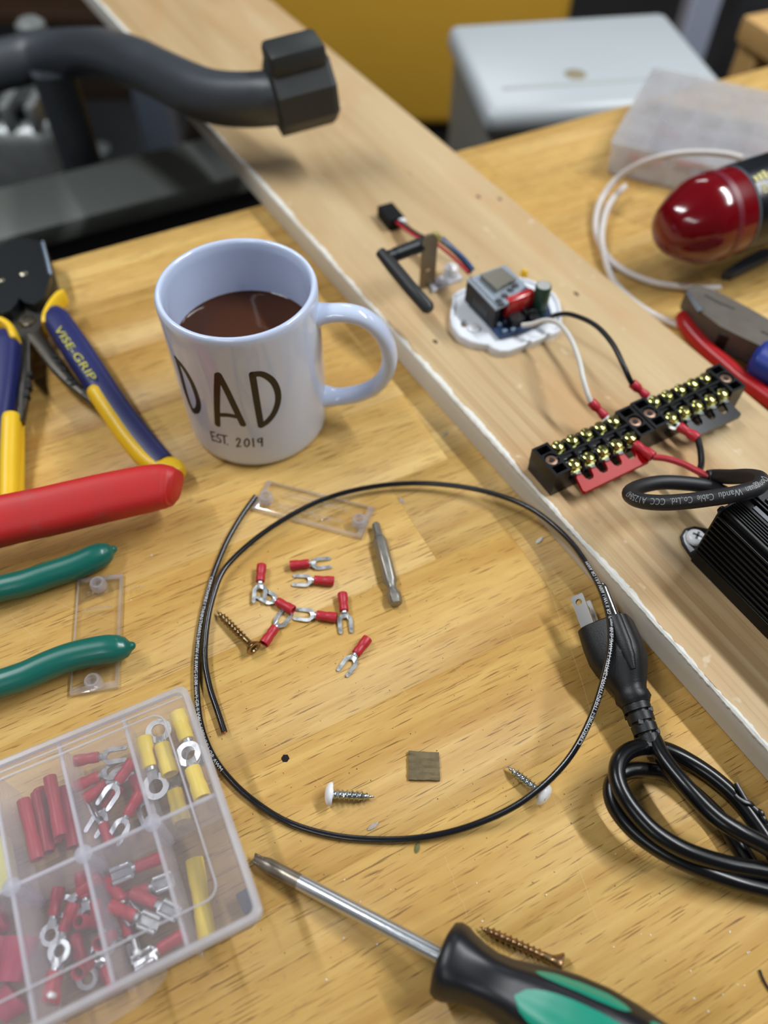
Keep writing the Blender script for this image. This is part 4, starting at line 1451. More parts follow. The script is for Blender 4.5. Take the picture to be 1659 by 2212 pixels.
MAG = M('magenta_vinyl', (178, 26, 66), 0.45, var=0.08)
HSP = [[(-136.8, 39.8, 8.0), (-136.9, 25.1, 8.0)], [(-143.1, 39.8, 8.0), (-145.5, 28.7, 8.0)], [(-134.0, 21.4, 8.0), (-138.9, 15.2, 8.0)], [(-146.8, 47.7, 8.0), (-153.8, 43.1, 8.0)]]
for k_, ((pa, pb), z_, lab) in enumerate(zip(HSP, (6, 4, 3, 3), ('wide magenta sleeve against the divider at the left picture edge', 'magenta sleeve crossing the left picture edge', 'magenta sleeve nearest the front rim at the left picture edge', 'magenta sleeve farthest back at the left picture edge'))):
    a_, b_ = Vector(pa), Vector(pb)
    L_ = (b_ - a_).length
    m = MB().rings([sell(Vector((L_ * f, 0, 4.5)), Vector((0, 1, 0)), Vector((0, 0, 1)), w_, h_, 20, 2.2) for f, w_, h_ in ((0, 6.5, 4.4), (.3, 6.3, 4.2), (.5, 5.4, 3.6), (.7, 5.0, 3.4), (1, 4.6, 3.2))])
    o = solo('magenta_sleeve', m, MAG, lab, 'sleeve', (a_.x, a_.y, z_ - 2), math.atan2(b_.y - a_.y, b_.x - a_.x), 'magenta sleeves in the box')
q = (-153.3, 63.9, 8.0)
solo('yellow_card_scrap', MB().box((0, 0, 6), (12, 22, 8), 1), M('pale_yellow_card', (226, 220, 140), .6), 'pale yellow piece in the box at the left picture edge', 'scrap', (q[0], q[1], BFL), XA)

# ------------------------------------------------------------------ barrier terminal blocks screwed to the board
BAKE = M('black_thermoplastic', (22, 22, 25), 0.28, spec=0.5)
BRASSY = M('yellow_zinc_screw', (206, 202, 120), 0.22, 1.0, var=0.2, vscale=700)
NICK = M('nickel_plate', (200, 206, 206), 0.25, 1.0)
PINKCU = M('copper_flash_screw', (196, 160, 138), 0.3, 1.0, var=.15, vscale=500)
TA = math.radians(29.5)
LB, WB, HB = 65.5, 21.0, 16.5
CELL = [14.6 + 9.35 * k_ for k_ in range(5)]


def cross_recess(mb, x, y, z, r, w_, dpt=.05, rot=0.4):
    st = mb.mark()
    mb.box((0, 0, 0), (2 * r, w_, dpt))
    mb.box((0, 0, 0), (w_, 2 * r, dpt))
    mb.xf(Matrix.Translation((x, y, z)) @ Matrix.Rotation(rot, 4, 'Z'), st)


def make_block(label):
    t = thing('terminal_block', label, 'terminal block', (0, 0, BT), TA)
    h = WB / 2
    m = MB()
    # footing, stepped flanks and end caps with pockets
    m.box((LB / 2, 0, 3.6), (LB, WB, 7.2), .3, 1)
    m.box((LB / 2, 0, 8.6), (LB - 18, WB - 3, 3.2), .2, 1)
    m.box((LB / 2, 0, 11.5), (LB - 18, 3.4, 5), .2, 1)
    m.box((LB / 2, 0, 13.0), (LB - 16, 1.6, 6.4), .2, 1)
    for x0 in (0.0, LB - 10.0):
        m.prism([[(x0, -h), (x0 + 10, -h), (x0 + 10, h), (x0, h)], rrect(x0 + 1.6, -h + 1.4, x0 + 8.4, -4.6, .2, 2)[::-1], circ(x0 + 5.2, 0, 3.9, 20)[::-1], rrect(x0 + 1.6, 4.6, x0 + 8.4, h - 1.4, .2, 2)[::-1]], 6.5, HB)
    for k_ in range(1, 5):
        xw = (CELL[k_ - 1] + CELL[k_]) / 2
        for s_ in (-1, 1):
            st = m.mark()
            pr = [(0.9, 6.8), (h, 6.8), (h, 11.0), (h - 1.8, HB - .8), (0.9, HB - .8)]
            m.add([(xw - .6, s_ * a, b) for a, b in pr] + [(xw + .6, s_ * a, b) for a, b in pr], [(0, 1, 2, 3, 4) if s_ > 0 else (4, 3, 2, 1, 0), (9, 8, 7, 6, 5) if s_ > 0 else (5, 6, 7, 8, 9)] + [((i, i + 5, (i + 1) % 5 + 5, (i + 1) % 5) if s_ > 0 else ((i + 1) % 5, (i + 1) % 5 + 5, i + 5, i)) for i in range(5)])
    part('housing', m, BAKE, t, 'black housing')
    for s_ in (-1, 1):
        for x in CELL:
            part('contact_plate', MB().box((x, s_ * 6.2, 10.7), (6.2, 7.6, 1.2), .15, 1), NICK, t)
            sc_ = MB().lathe([(3.1, 11.4), (3.1, 12.2), (2.1, 12.3), (2.1, 13.0), (3.1, 13.1), (3.3, 14.0), (3.1, 15.2), (2.3, 15.8), (.1, 15.9)], 16, (x, s_ * 6.9, 0))
            o = part('terminal_screw', sc_, BRASSY, t, 'yellow zinc screw')
            part('square_washer', MB().box((x, s_ * 6.9, 12.4), (6.6, 6.6, .9), .15, 1), BRASSY, o)
            rc = MB()
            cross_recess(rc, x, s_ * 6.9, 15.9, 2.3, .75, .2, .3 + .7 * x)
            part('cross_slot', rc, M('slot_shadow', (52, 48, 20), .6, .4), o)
    for x in (5.2, LB - 4.8):
        o = part('mounting_screw', MB().lathe([(3.75, 10.5), (3.75, 14.6), (3.2, 15.4), (1.8, 15.5), (1.6, 14.8), (.05, 14.8)], 22, (x, 0, 0)), PINKCU, t, 'coppery mounting screw')
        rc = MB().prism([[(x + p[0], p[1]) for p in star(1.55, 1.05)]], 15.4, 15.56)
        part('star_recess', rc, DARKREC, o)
    return t


tb = make_block('black terminal block nearest the painted board edge, with a red bridge')
reposition(tb, (82.09, 253.33, BT), TA)
tb2 = copy_tree(tb)
reposition(tb2, (139.47, 286.84, BT), TA, 'black terminal block further right, with a black bridge')


def bridge(label, parent_loc, mat, first=0):
    t = thing('jumper_bar', label, 'jumper bar', parent_loc, TA)
    m = MB()
    x0, x1 = CELL[first] - 3.2, CELL[4] + 3.4
    # comb outline: bar with fingers reaching into the block
    out = [(x0, -20.6), (x0 + 1, -21.6), (x1 - 1, -21.6), (x1, -20.6)]
    for k_ in range(4, first - 1, -1):
        x = CELL[k_]
        out += [(min(x + 2.1, x1), -15.6 if k_ < 4 else -13.0), (x + 1.6, -13.0), (x + 1.6, -11.4), (x - 1.6, -11.4), (x - 1.6, -13.0), (max(x - 2.1, x0), -15.6 if k_ > first else -13.0)]
        if k_ > first:
            xm = (x + CELL[k_ - 1]) / 2
            out += [(xm + 1.4, -16.9), (xm - 1.4, -16.9)]
    m.prism([out], 9.0, 11.2)
    for v in m.v:
        v.z += max(0.0, (-12 - v.y)) * -0.25
    part('coated_bar', m, mat, t)
    for k_ in range(first, 5):
        part('fork_finger', MB().prism([[(CELL[k_] - 1.2, -12.4), (CELL[k_] + 1.2, -12.4), (CELL[k_] + 1.5, -10.8), (CELL[k_] + 2.6, -10.0), (CELL[k_] + 2.6, -8.8), (CELL[k_] - 2.6, -8.8), (CELL[k_] - 2.6, -10.0), (CELL[k_] - 1.5, -10.8)]], 11.35, 11.95), NICK, t)
    return t


bridge('glossy red jumper bar bridging the near terminal block', (82.09, 253.33, BT), M('glossy_red_coating', (170, 16, 16), 0.3, spec=.12))
bridge('glossy black jumper bar bridging the far terminal block', (139.47, 286.84, BT), M('glossy_black_coating', (20, 20, 22), 0.2, coat=.2), 1)


def crimp(t, mouth, tip, wire_mat_=None):
    """A crimped red fork terminal between two bench points, as parts of t."""
    a, b = Vector(mouth), Vector(tip)
    d = (b - a).normalized()
    up = Vector((0, 0, 1))
    up = (up - d * up.dot(d)).normalized()
    mt = Matrix((d, up.cross(d), up)).transposed().to_4x4()
    mt.translation = a - up * 2.25
    s_ = sleeve(11.5, 2.7, .74, 2.4)
    s_.xf(mt)
    part('crimp_sleeve', s_, VINYL, t, 'red crimp sleeve', world=True)
    g = bend_tongue(MB().prism([fork_outline()], -0.35, 0.35), 8.5, 2.0, 12.5, 1.4, 21.5, 1.2)
    g.xf(mt)
    part('fork_tongue', g, TIN, t, 'tinned fork tongue', world=True)


WHTW = M('white_wire_insulation', (216, 212, 204), .4)
BLKW = M('black_wire_insulation', (24, 24, 26), .32)
REDW = M('red_wire_insulation', (178, 40, 54), .45, var=.08, vscale=200)
wl = thing('white_lead', 'white wire with a red fork terminal, from the controller to the near block', 'wire', (115.6, 338.7, 19.0))
pts = [(82.9, 365.6, 30.0), (88.4, 363.4, 33.0), (95.6, 360.9, 38.0), (101.5, 352.9, 42.0), (105.1, 335.7, 46.0), (107.0, 317.2, 47.0), (107.8, 306.0, 45.0), (110.0, 297.7, 41.0), (111.9, 294.4, 38.0)]
part('insulation', MB().tube(spline(pts, 6), 1.5, 12), WHTW, wl, world=True)
crimp(wl, pts[-1], (123.0, 285.6, 31.0))
bl = thing('black_lead', 'black wire with a red fork terminal, from the controller to the far block', 'wire', (140.6, 355.1, 19.0))
pts = [(98.2, 371.3, 30.0), (103.9, 370.8, 34.0), (110.7, 363.7, 40.0), (120.6, 347.7, 46.0), (127.0, 330.2, 48.0), (131.1, 314.9, 46.0), (134.2, 309.3, 42.0), (136.9, 308.8, 38.0)]
part('insulation', MB().tube(spline(pts, 6), 1.5, 12), BLKW, bl, world=True)
crimp(bl, pts[-1], (148.7, 302.2, 31.0))

# ------------------------------------------------------------------ finned power supply
dl = on_board(-96.6, 235.9, BT)
drv = thing('power_supply', 'black finned aluminium power supply screwed to the board at the right edge', 'power supply', dl, GA)
ANOD = M('black_anodised', (15, 15, 17), 0.38, .35, var=.15, vscale=90)
DL, DW, DH = 190.0, 66.0, 42.0
m = MB()
m.box((DL / 2, DW / 2, DH / 2), (DL, DW - 4, DH - 1.5), .8, 1)
m.box((DL / 2, 3, 4), (DL, 6, 8), .4, 1)
part('case', m, ANOD, drv)
for k_ in range(9):
    part('fin', MB().box((DL / 2, 1.4, 9.6 + 3.5 * k_), (DL, 2.8, 1.3), .25, 1), ANOD, drv)
for k_ in range(6):
    part('rib', MB().box((DL / 2, 4.6 + 1.5 * k_, DH - .5), (DL, .8, 1.0), .2, 1), ANOD, drv)
part('bare_strip', MB().box((DL / 2 + 3, 15.2, DH - .6), (DL - 6, 2.6, .7), .2, 1), M('scuffed_bare_metal', (92, 94, 98), .45, .8, var=.3, vscale=200), drv, 'scuffed grey strip')
for k_ in range(2):
    part('fin', MB().box((DL / 2, 17.6 + 2.2 * k_, DH - .2), (DL, 1.2, 2.4), .25, 1), ANOD, drv)
part('label_plate', MB().box((DL / 2 + 2, 34.5, DH + .4), (DL - 8, 26, 1.4), .3, 1), M('label_grey', (48, 50, 56), .45), drv, 'dark grey label')
vs, fs = text_mesh('D', 6.5)
m = MB().add([Vector((10.5 - v.y * .8, 22.4 + v.x, DH + 1.15)) for v in vs], fs)
part('label_lettering', m, PRINT, drv, 'white label lettering')
part('end_plate', MB().box((-.5, DW / 2, DH / 2 - .5), (1.4, DW - 2, DH - 1), .4, 1), BLKST, drv)
part('end_screw', MB().lathe([(2.2, -.2), (2.2, -1.0), (1.5, -2.2), (.1, -2.4)][::-1], 16, (-.6, 4.5, DH - 4.5), 'x'), M('gloss_black_screw', (18, 18, 20), .15, .5), drv)
m = MB().prism([[(0, 1), (0, 24), (-8, 21), (-13.5, 15.5), (-15, 10), (-13, 5.5), (-9, 3)], circ(-8, 10.5, 3.4, 16)[::-1]], .1, 1.8)
part('mounting_tab', m, BLKST, drv, 'black mounting tab')
m = MB().prism([[(-3, 2.2), (-3, 5), (-7, 5.2), (-11, 8), (-12.2, 10.5), (-13.8, 10), (-12, 6), (-8.6, 3.9)]], 1.8, 2.0)
part('worn_slot_edge', m, M('worn_silver', (190, 192, 196), .4, .6), drv, 'worn silver slot edge')
q = MB().lathe([(4.9, 2.0), (5.0, 2.6), (4.7, 3.6), (3.6, 4.5), (2, 5.0), (.1, 5.1)], 24, (-7.6, 10.3, 0))
sw = part('mounting_screw', q, WENAMEL, drv, 'white pan-head screw')
m = MB()
cross_recess(m, -7.6, 10.3, 5.05, 2.4, 1.1, .25, .5)
part('cross_slot', m, M('bare_slot', (120, 124, 130), .4, .7), sw)
# heavy output cable looping in the air, its two cores crimped to the blocks
cb = [(163.1, 242.5, 38.0), (166.4, 242.3, 39.0), (168.7, 234.1, 49.0), (170.6, 227.2, 58.0), (171.0, 219.8, 66.0), (169.8, 214.7, 69.0), (166.6, 211.3, 70.0), (161.3, 209.1, 70.0), (153.4, 207.5, 69.0), (145.3, 207.9, 66.0), (136.5, 209.2, 62.0), (127.6, 211.3, 58.0), (120.3, 216.0, 53.0), (117.9, 222.8, 48.0), (120.1, 228.2, 45.0), (127.8, 233.7, 42.0), (138.3, 237.4, 40.0), (150.3, 237.7, 39.0), (159.6, 236.9, 38.0), (168.0, 233.1, 38.0), (172.9, 227.0, 39.0), (175.9, 221.2, 40.0)]
cpath = spline(cb, 7)
inv = lambda v: Matrix.Rotation(-GA, 3, 'Z') @ (Vector(v) - dl)


def drv_part(name, m, mat, label=None, parent=None):
    m.v = [inv(v) for v in m.v]
    return part(name, m, mat, parent or drv, label)


cab = drv_part('output_cable', MB().tube(cpath, 3.7, 18), M('matte_black_rubber', (30, 30, 33), .5, var=.12, vscale=80), 'thick black rubber cable')
s0 = arc_to(cpath, (169.1, 214.2, 69.0))
s1 = arc_to(cpath, (119.4, 220.4, 49.0))
txt = 'Dongguan  Wandu  Cable  Co.,Ltd.  CCC  A125847'
vs, _f = text_mesh(txt, 4.4)
m = text_on_path(MB(), txt, 4.4, cpath, s0, 3.7, (-.35, -.45, .82), stretch=(s1 - s0) / max(v.x for v in vs))
drv_part('printed_marking', m, M('grey_cable_print', (150, 152, 152), .6), 'grey printed lettering', cab)
rp = [(141.3, 261.5, 31.0), (147.7, 259.5, 32.0), (154.4, 254.5, 34.0), (159.5, 248.3, 36.0), (163.8, 242.5, 38.0)]
drv_part('red_core', MB().tube(spline(rp, 6), 1.75, 12), REDW, 'red core wire')
bp = [(168.3, 275.3, 30.0), (167.9, 267.4, 30.0), (165.8, 257.7, 31.0), (162.7, 250.4, 33.0), (162.1, 244.4, 36.0), (164.0, 241.6, 38.0)]
drv_part('black_core', MB().tube(spline(bp, 6), 1.75, 12), BLKW, 'black core wire')


def crimp_local(mouth, tip):
    a, b = Vector(mouth), Vector(tip)
    d = (b - a).normalized()
    up = Vector((0, 0, 1))
    up = (up - d * up.dot(d)).normalized()
    mt = Matrix((d, up.cross(d), up)).transposed().to_4x4()
    mt.translation = a - up * 2.25
    drv_part('crimp_sleeve', sleeve(12, 2.9, .78, 2.4).xf(mt), VINYL, 'red crimp sleeve')
    g = bend_tongue(MB().prism([fork_outline()], -0.35, 0.35), 8.5, 2.0, 12.5, 1.4, 21.5, 1.2)
    drv_part('fork_tongue', g.xf(mt), TIN, 'tinned fork tongue')


crimp_local(rp[0], (128.8, 274.6, 31.0))
crimp_local(bp[0], (153.3, 289.7, 31.0))

# ------------------------------------------------------------------ power plug and its coiled cord
PLG = M('grainy_black_pvc', (18, 18, 20), .45, var=.1, vscale=300, bump=.2, bscale=1500)
CORD = M('satin_black_cord', (10, 10, 12), .28, coat=.1)
pf = Vector((105.4, 170.7, 14.5))
pe = Vector((116.0, 119.6, 11.0))
pd = (pe - pf)
PLn = pd.length
pd.normalize()
plug = thing('mains_lead', 'black mains cord with grounded three-pin plug, coiled beside the board', 'power cord', (pf.x, pf.y, 0))
upz = Vector((0, 0, 1))
upz = (upz - pd * upz.dot(pd)).normalized()
lat = pd.cross(upz)
ra_ = math.radians(32)            # the plug lies rolled over on one edge
upz, lat = upz * math.cos(ra_) + lat * math.sin(ra_), lat * math.cos(ra_) - upz * math.sin(ra_)


def pp(x, y, z):
    return pf + pd * x + lat * y + upz * z


m = MB()
R_ = []
for x, hw, hh, e_ in ((0, 11.6, 11.0, 4), (.7, 12.4, 11.8, 4), (10, 13.0, 12.0, 3.6), (17, 12.8, 12.0, 3.4), (22, 11.6, 11.2, 3), (27, 9.6, 9.6, 2.6), (31, 7.8, 8.4, 2.4), (33, 7.2, 8.0, 2.3), (34, 7.6, 8.2, 2.2), (36.5, 8.0, 8.4, 2.2), (38, 7.0, 7.4, 2.2), (39, 6.6, 6.8, 2.2)):
    R_.append(sell(pp(x, 0, 0), lat, upz, hw, hh, 32, e_))
m.rings(R_)
part('plug_body', m, PLG, plug, world=True, sharp=45)
part('pin_channel', MB().rings([sell(pp(x, -6.2, 8.8), lat, upz, 4.2 * s_, 3.6 * s_, 16, 2.4) for x, s_ in ((.6, .95), (2, 1), (14, 1), (20, .8), (26, .3))]), PLG, plug, world=True)
x = 38.5
m = MB()
for k_ in range(4):
    hw = 6.3 - .35 * k_
    m.rings([sell(pp(x, 0, 0), lat, upz, hw, hw, 20, 2.3), sell(pp(x + 3.6, 0, 0), lat, upz, hw - .1, hw - .1, 20, 2.3)])
    m.rings([sell(pp(x + 3.5, 0, 0), lat, upz, hw - 1.6, hw - 1.6, 14, 2.3), sell(pp(x + 5.0, 0, 0), lat, upz, hw - 1.6, hw - 1.6, 14, 2.3)])
    for s_ in (-1, 1):
        m.box(tuple(pp(x + 4.3, (0 if k_ % 2 else s_ * (hw - 1.2)), (s_ * (hw - 1.2) if k_ % 2 else 0))), (2.4, 2.4, 2.4), .2, 1)
    x += 4.9
part('strain_relief', m, PLG, plug, 'ribbed strain relief', world=True)
NPL = M('plated_pin', (186, 184, 180), .18, 1.0)
for zz in (6.35, -6.35):
    m = MB().prism([[(-17, -3.0), (-16, -3.2), (1, -3.2), (1, 3.2), (-16, 3.2), (-17, 3.0)], circ(-13.2, 0, 1.6, 14)[::-1]], -.75, .75)
    mt = Matrix((pd, lat, upz)).transposed().to_4x4()
    mt.translation = pp(0, 6.6, zz)
    part('flat_blade', m.xf(mt), NPL, plug, 'flat plated blade', world=True)
m = MB().lathe([(.1, -20.4), (1.4, -20.2), (2.3, -18.6), (2.4, -17), (2.4, 1)], 16, (0, 0, 0), 'x')
mt = Matrix((pd, lat, upz)).transposed().to_4x4()
mt.translation = pp(0, -5.6, 0.5)
part('ground_pin', m.xf(mt), NPL, plug, 'round ground pin', world=True)
c1 = [(115.9, 122.0, 11.0), (118.1, 117.5, 12.0), (119.8, 107.4, 15.0), (125.4, 95.3, 18.0), (133.7, 83.7, 19.0), (143.0, 77.5, 18.0), (154.1, 72.4, 15.0), (164.1, 65.6, 11.0), (171.8, 56.7, 8.0), (166.8, 46.2, 5.0), (154.6, 44.6, 4.2), (140.5, 48.3, 4.2)]
c1 = c1[:9]
c2 = [(167.3, 60.9, 6.0), (154.5, 64.6, 8.5), (136.3, 66.9, 12.0), (120.5, 70.8, 16.0), (108.8, 77.1, 18.5), (101.3, 85.3, 20.0), (97.5, 93.1, 20.5), (97.3, 100.1, 20.0), (100.3, 106.4, 18.5), (107.4, 111.6, 15.0), (117.3, 114.2, 10.0), (126.2, 113.5, 7.0), (136.0, 108.8, 5.0), (144.6, 102.0, 4.5), (151.3, 94.2, 4.5), (155.6, 86.0, 4.5), (159.5, 76.9, 4.5), (162.3, 66.9, 4.5), (167.3, 58.9, 4.5)]
c3 = [(166.3, 55.1, 4.0), (153.7, 58.3, 6.0), (141.2, 60.9, 8.0), (127.5, 65.2, 9.5), (113.7, 71.4, 10.5), (103.2, 79.2, 11.0), (97.2, 87.5, 11.5), (96.0, 94.3, 12.0), (98.2, 99.7, 12.0), (104.3, 103.3, 11.0), (111.9, 104.8, 8.5), (121.8, 104.8, 4.5), (129.0, 100.6, 4.2), (136.0, 93.6, 4.2), (142.1, 86.0, 4.2), (145.8, 78.1, 4.2), (148.9, 70.3, 4.2), (154.1, 60.0, 4.2)]
for p_ in (c1, c2, c3):
    part('cord', MB().tube(spline(p_, 7), 3.55, 16), CORD, plug, world=True)
tw1 = [(150.7, 99.4, 9.0), (151.6, 96.3, 9.0), (153.1, 92.8, 8.5), (154.9, 90.6, 8.0), (156.8, 88.4, 8.0), (158.1, 87.0, 8.0), (158.9, 84.9, 8.0), (160.4, 83.1, 7.0), (162.8, 81.0, 6.0)]
tw2 = [(148.9, 94.5, 9.0), (150.0, 93.1, 9.0), (152.1, 91.7, 9.0), (154.8, 91.1, 8.6), (156.7, 89.1, 7.4), (158.2, 87.6, 8.6), (159.0, 84.6, 7.4), (160.3, 82.6, 7.0), (162.6, 80.6, 6.0)]
tt = thing('twist_tie', 'black twisted wire tie at the end of the cord coil', 'twist tie', (160.1, 85.1, 0.0))
for p_ in (tw1, tw2):
    part('strand', MB().tube(spline(p_, 6), .85, 8, flat=(1.3, .8)), M('black_tie_plastic', (24, 24, 26), .3), tt, world=True)
sw_ = [(145.0, 31.6, 0.6), (145.3, 29.2, 0.6), (146.0, 26.9, 0.6), (147.1, 24.6, 0.6)]
solo('wire_offcut', MB().tube(spline(sw_, 5), .5, 8), BLKW, 'thin black wire offcut at the near right picture edge', 'wire', (sw_[0][0], sw_[0][1], 0), world=True)

# ------------------------------------------------------------------ controller board on a white printed base
cl0 = (75.3, 384.1, 19.0)
ctl = thing('controller_board', 'small controller circuit on a white moulded base, on the pine board', 'circuit board', cl0)
PRN = M('white_moulded_plastic', (226, 230, 236), .45, var=.03)
ol = [(42.4, 401.2, 24.0), (42.9, 395.4, 24.0), (41.2, 388.1, 24.0), (40.3, 380.1, 24.0), (41.3, 371.5, 24.0), (45.2, 363.1, 24.0), (51.6, 357.8, 24.0), (58.5, 355.6, 24.0), (62.6, 355.2, 24.0), (64.8, 352.1, 24.0), (69.2, 349.6, 24.0), (74.2, 350.0, 24.0), (86.0, 356.4, 24.0), (96.8, 362.2, 24.0), (106.7, 368.0, 24.0), (109.4, 373.0, 24.0), (111.1, 388.9, 24.0), (110.9, 397.0, 24.0), (108.7, 404.4, 24.0), (103.9, 409.4, 24.0), (97.6, 416.2, 24.0), (91.4, 419.6, 24.0), (81.7, 421.2, 24.0), (65.0, 418.4, 24.0), (53.6, 410.5, 24.0), (46.3, 405.4, 24.0)]
ol = [(p[0], p[1]) for p in ol]
hole = [(p[0], p[1]) for p in [(51.3, 375.6, 24.0), (50.9, 373.9, 24.0), (50.0, 372.6, 24.0), (48.8, 372.1, 24.0), (47.7, 372.6, 24.0), (46.9, 373.8, 24.0), (46.7, 375.6, 24.0), (47.1, 377.4, 24.0), (48.0, 378.7, 24.0), (49.2, 379.1, 24.0), (50.3, 378.7, 24.0), (51.1, 377.4, 24.0)]]
m = MB().prism([ol[::-1], hole], 19.05, 22.6)
cx_ = sum(p[0] for p in ol) / len(ol)
cy_ = sum(p[1] for p in ol) / len(ol)
base_ = part('moulded_base', m, PRN, ctl, 'white moulded base', world=True)
m = MB()
lp = [Vector((p[0], p[1], 23.0)) for p in ol]
m.tube([v.lerp(Vector((cx_, cy_, 23.0)), .035) for v in lp], 1.3, 8, closed=True)
part('raised_rim', m, PRN, base_, world=True)
q = Vector((54.6, 370.9, 23.0))
part('white_screw', MB().lathe([(4.0, -.4), (4.0, .6), (3.0, 1.6), (.1, 2.0)], 18, q), WENAMEL, ctl, 'white screw', world=True)


def slab(pts, z0, z1):
    return MB().prism([[(p[0], p[1]) for p in pts][::-1]], z0, z1)


PCBB = M('blue_circuit_board', (28, 52, 88), .45, var=.3, vscale=400)
lo = [(50.0, 397.1, 26.0), (69.3, 360.0, 26.0), (85.6, 366.2, 26.0), (103.5, 378.4, 26.0), (102.1, 397.7, 26.0), (81.0, 416.8, 26.0)]
part('base_circuit', slab(lo, 24.2, 25.8), PCBB, ctl, 'dark blue lower board', world=True)
for q in [(69.6, 370.2, 26.0), (74.5, 373.4, 26.0), (72.7, 364.2, 26.0), (77.9, 365.7, 26.0), (67.0, 376.4, 26.0), (81.4, 370.4, 26.0)]:
    part('chip', MB().box((q[0], q[1], 26.6), (3.0, 2.2, 1.6), .1, 1, 0.5), M('pale_component', (120, 138, 160), .5), ctl, world=True)
hd_ = [(49.9, 393.5, 39.0), (65.5, 367.3, 39.0), (69.0, 370.0, 39.0), (53.5, 396.0, 39.0)]
part('pin_header', slab(hd_, 25.8, 39.2), M('black_header', (22, 22, 23), .5, var=.2, vscale=900), ctl, 'tall black pin header', world=True)
part('pin_header', slab([(p[0] + 17, p[1] + 10) for p in hd_], 25.8, 39.2), MATS['black_header'], ctl, 'tall black pin header', world=True)
mk = MB()
vs, fs = text_mesh('1111', 5.5)
a_, b_ = Vector((hd_[0][0], hd_[0][1], 0)), Vector((hd_[1][0], hd_[1][1], 0))
d_ = (b_ - a_).normalized()
for k_ in range(5):
    o_ = a_.lerp(b_, .30 + .10 * k_) + Vector((d_.y, -d_.x, 0)) * .08
    mk.add([o_ + Vector((0, 0, 29)), o_ + d_ * .9 + Vector((0, 0, 29)), o_ + d_ * .9 + Vector((0, 0, 34)), o_ + Vector((0, 0, 34))], [(0, 1, 2, 3)])
part('header_print', mk, M('dim_print', (96, 100, 104), .6), ctl, 'dim printed marks', world=True)
mb_ = [(50.1, 395.5, 40.5), (65.8, 367.2, 40.5), (73.5, 372.9, 40.5), (86.3, 390.0, 40.5), (75.3, 410.3, 40.5), (67.6, 406.2, 40.5)]
mod = part('wifi_module', slab(mb_, 39.2, 40.6), M('silvery_solder_board', (150, 160, 172), .4, .3, var=.4, vscale=900), ctl, 'upper module board', world=True)
sh_ = [(58.3, 396.5, 43.0), (67.2, 382.3, 43.0), (79.8, 392.6, 43.0), (71.8, 403.7, 43.0)]
part('shield_can', slab(sh_, 40.6, 43.6), M('nickel_shield', (140, 136, 124), .38, .85), ctl, 'metal shield can', world=True)
for k_ in range(12):
    f = (k_ + .5) / 12
    q = Vector(mb_[0]).lerp(Vector(mb_[1]), f) + Vector((1.8, 1.3, 0))
    part('solder_pin', MB().lathe([(.8, 0), (.7, .6), (.2, 1.2)], 8, (q.x, q.y, 40.5)), ZINC, ctl, world=True)
for q in [(68.0, 374.7, 41.5), (71.9, 379.4, 41.5), (76.0, 385.0, 41.5), (79.4, 389.0, 41.5), (69.3, 371.6, 41.5)]:
    part('chip', MB().box((q[0], q[1], 41.3), (3.2, 2.6, 1.4), .1, 1, .5), M('dark_chip', (70, 74, 80), .4), ctl, world=True)
rc_ = [(72.7, 375.3, 41.0), (90.9, 385.8, 41.0)]
a_, b_ = Vector(rc_[0]), Vector(rc_[1])
d_ = (b_ - a_)
L_ = d_.length
m = MB().box(((a_.x + b_.x) / 2, (a_.y + b_.y) / 2, 34.2), (L_, 6.5, 14.5), 2.4, 4, math.atan2(d_.y, d_.x))
part('film_capacitor', m, M('red_epoxy', (176, 28, 30), .22, coat=.2), ctl, 'red film capacitor', world=True)
q = (95.3, 383.0, 46.0)
part('electrolytic_capacitor', MB().lathe([(4.6, 26), (4.9, 26.5), (4.9, 45), (4.6, 46), (4.2, 46)], 22, (q[0], q[1], 0)), M('green_sleeve', (22, 66, 50), .35), ctl, 'dark green capacitor', world=True)
part('capacitor_top', MB().lathe([(4.1, 45.8), (4.1, 46.2), (.1, 46.2)], 22, (q[0], q[1], 0)), M('aluminium_top', (206, 208, 204), .35, .6), ctl, 'silvery capacitor top', world=True)
for q, s_ in zip([(79.7, 371.9, 28.0), (88.7, 379.0, 28.0), (91.2, 373.5, 28.0)], ((9, 7, 7), (10, 6, 8), (6, 6, 5))):
    part('black_component', MB().box((q[0], q[1], 28.5), s_, .5, 1, .5), M('black_component', (24, 24, 27), .4), ctl, world=True)
q = (90.7, 423.0, 27.0)
solo('yellow_wire_stub', MB().rings([sell(Vector((0, 0, z_)), Vector((1, 0, 0)), Vector((0, 1, 0)), r_, r_, 12, 2) for z_, r_ in ((0, 2.2), (4, 2.6), (7, 2.4), (8.5, 1.2))]), M('yellow_plastic', (236, 186, 40), .4), 'small yellow plastic cap behind the controller board', 'cap', (q[0], q[1], 19))

# ------------------------------------------------------------------ antenna on an angle bracket
ab = (27.6, 415.6, 19.0)
ant = thing('antenna_bracket', 'stubby black antenna on a steel angle bracket beside the controller', 'antenna', ab)
pl_b = [(22.1, 414.6, 19.0), (31.9, 417.6, 19.0)]
a_, b_ = Vector(pl_b[0]), Vector(pl_b[1])
d_ = (b_ - a_).normalized()
nrm_ = Vector((-d_.y, d_.x, 0))
wdt = (b_ - a_).length
prf = [(-wdt / 2, 0), (wdt / 2, 0), (wdt / 2, 34)] + [(wdt / 2 * math.cos(math.radians(a)), 34 + wdt / 2 * math.sin(math.radians(a))) for a in range(15, 180, 15)] + [(-wdt / 2, 34)]
m = MB().prism([prf, circ(0, 13, 1.8, 12)[::-1]], -.9, .9)
mid_ = (a_ + b_) / 2
m.xf(Matrix(((d_.x, 0, nrm_.x, mid_.x), (d_.y, 0, nrm_.y, mid_.y), (0, 1, 0, 19), (0, 0, 0, 1))))
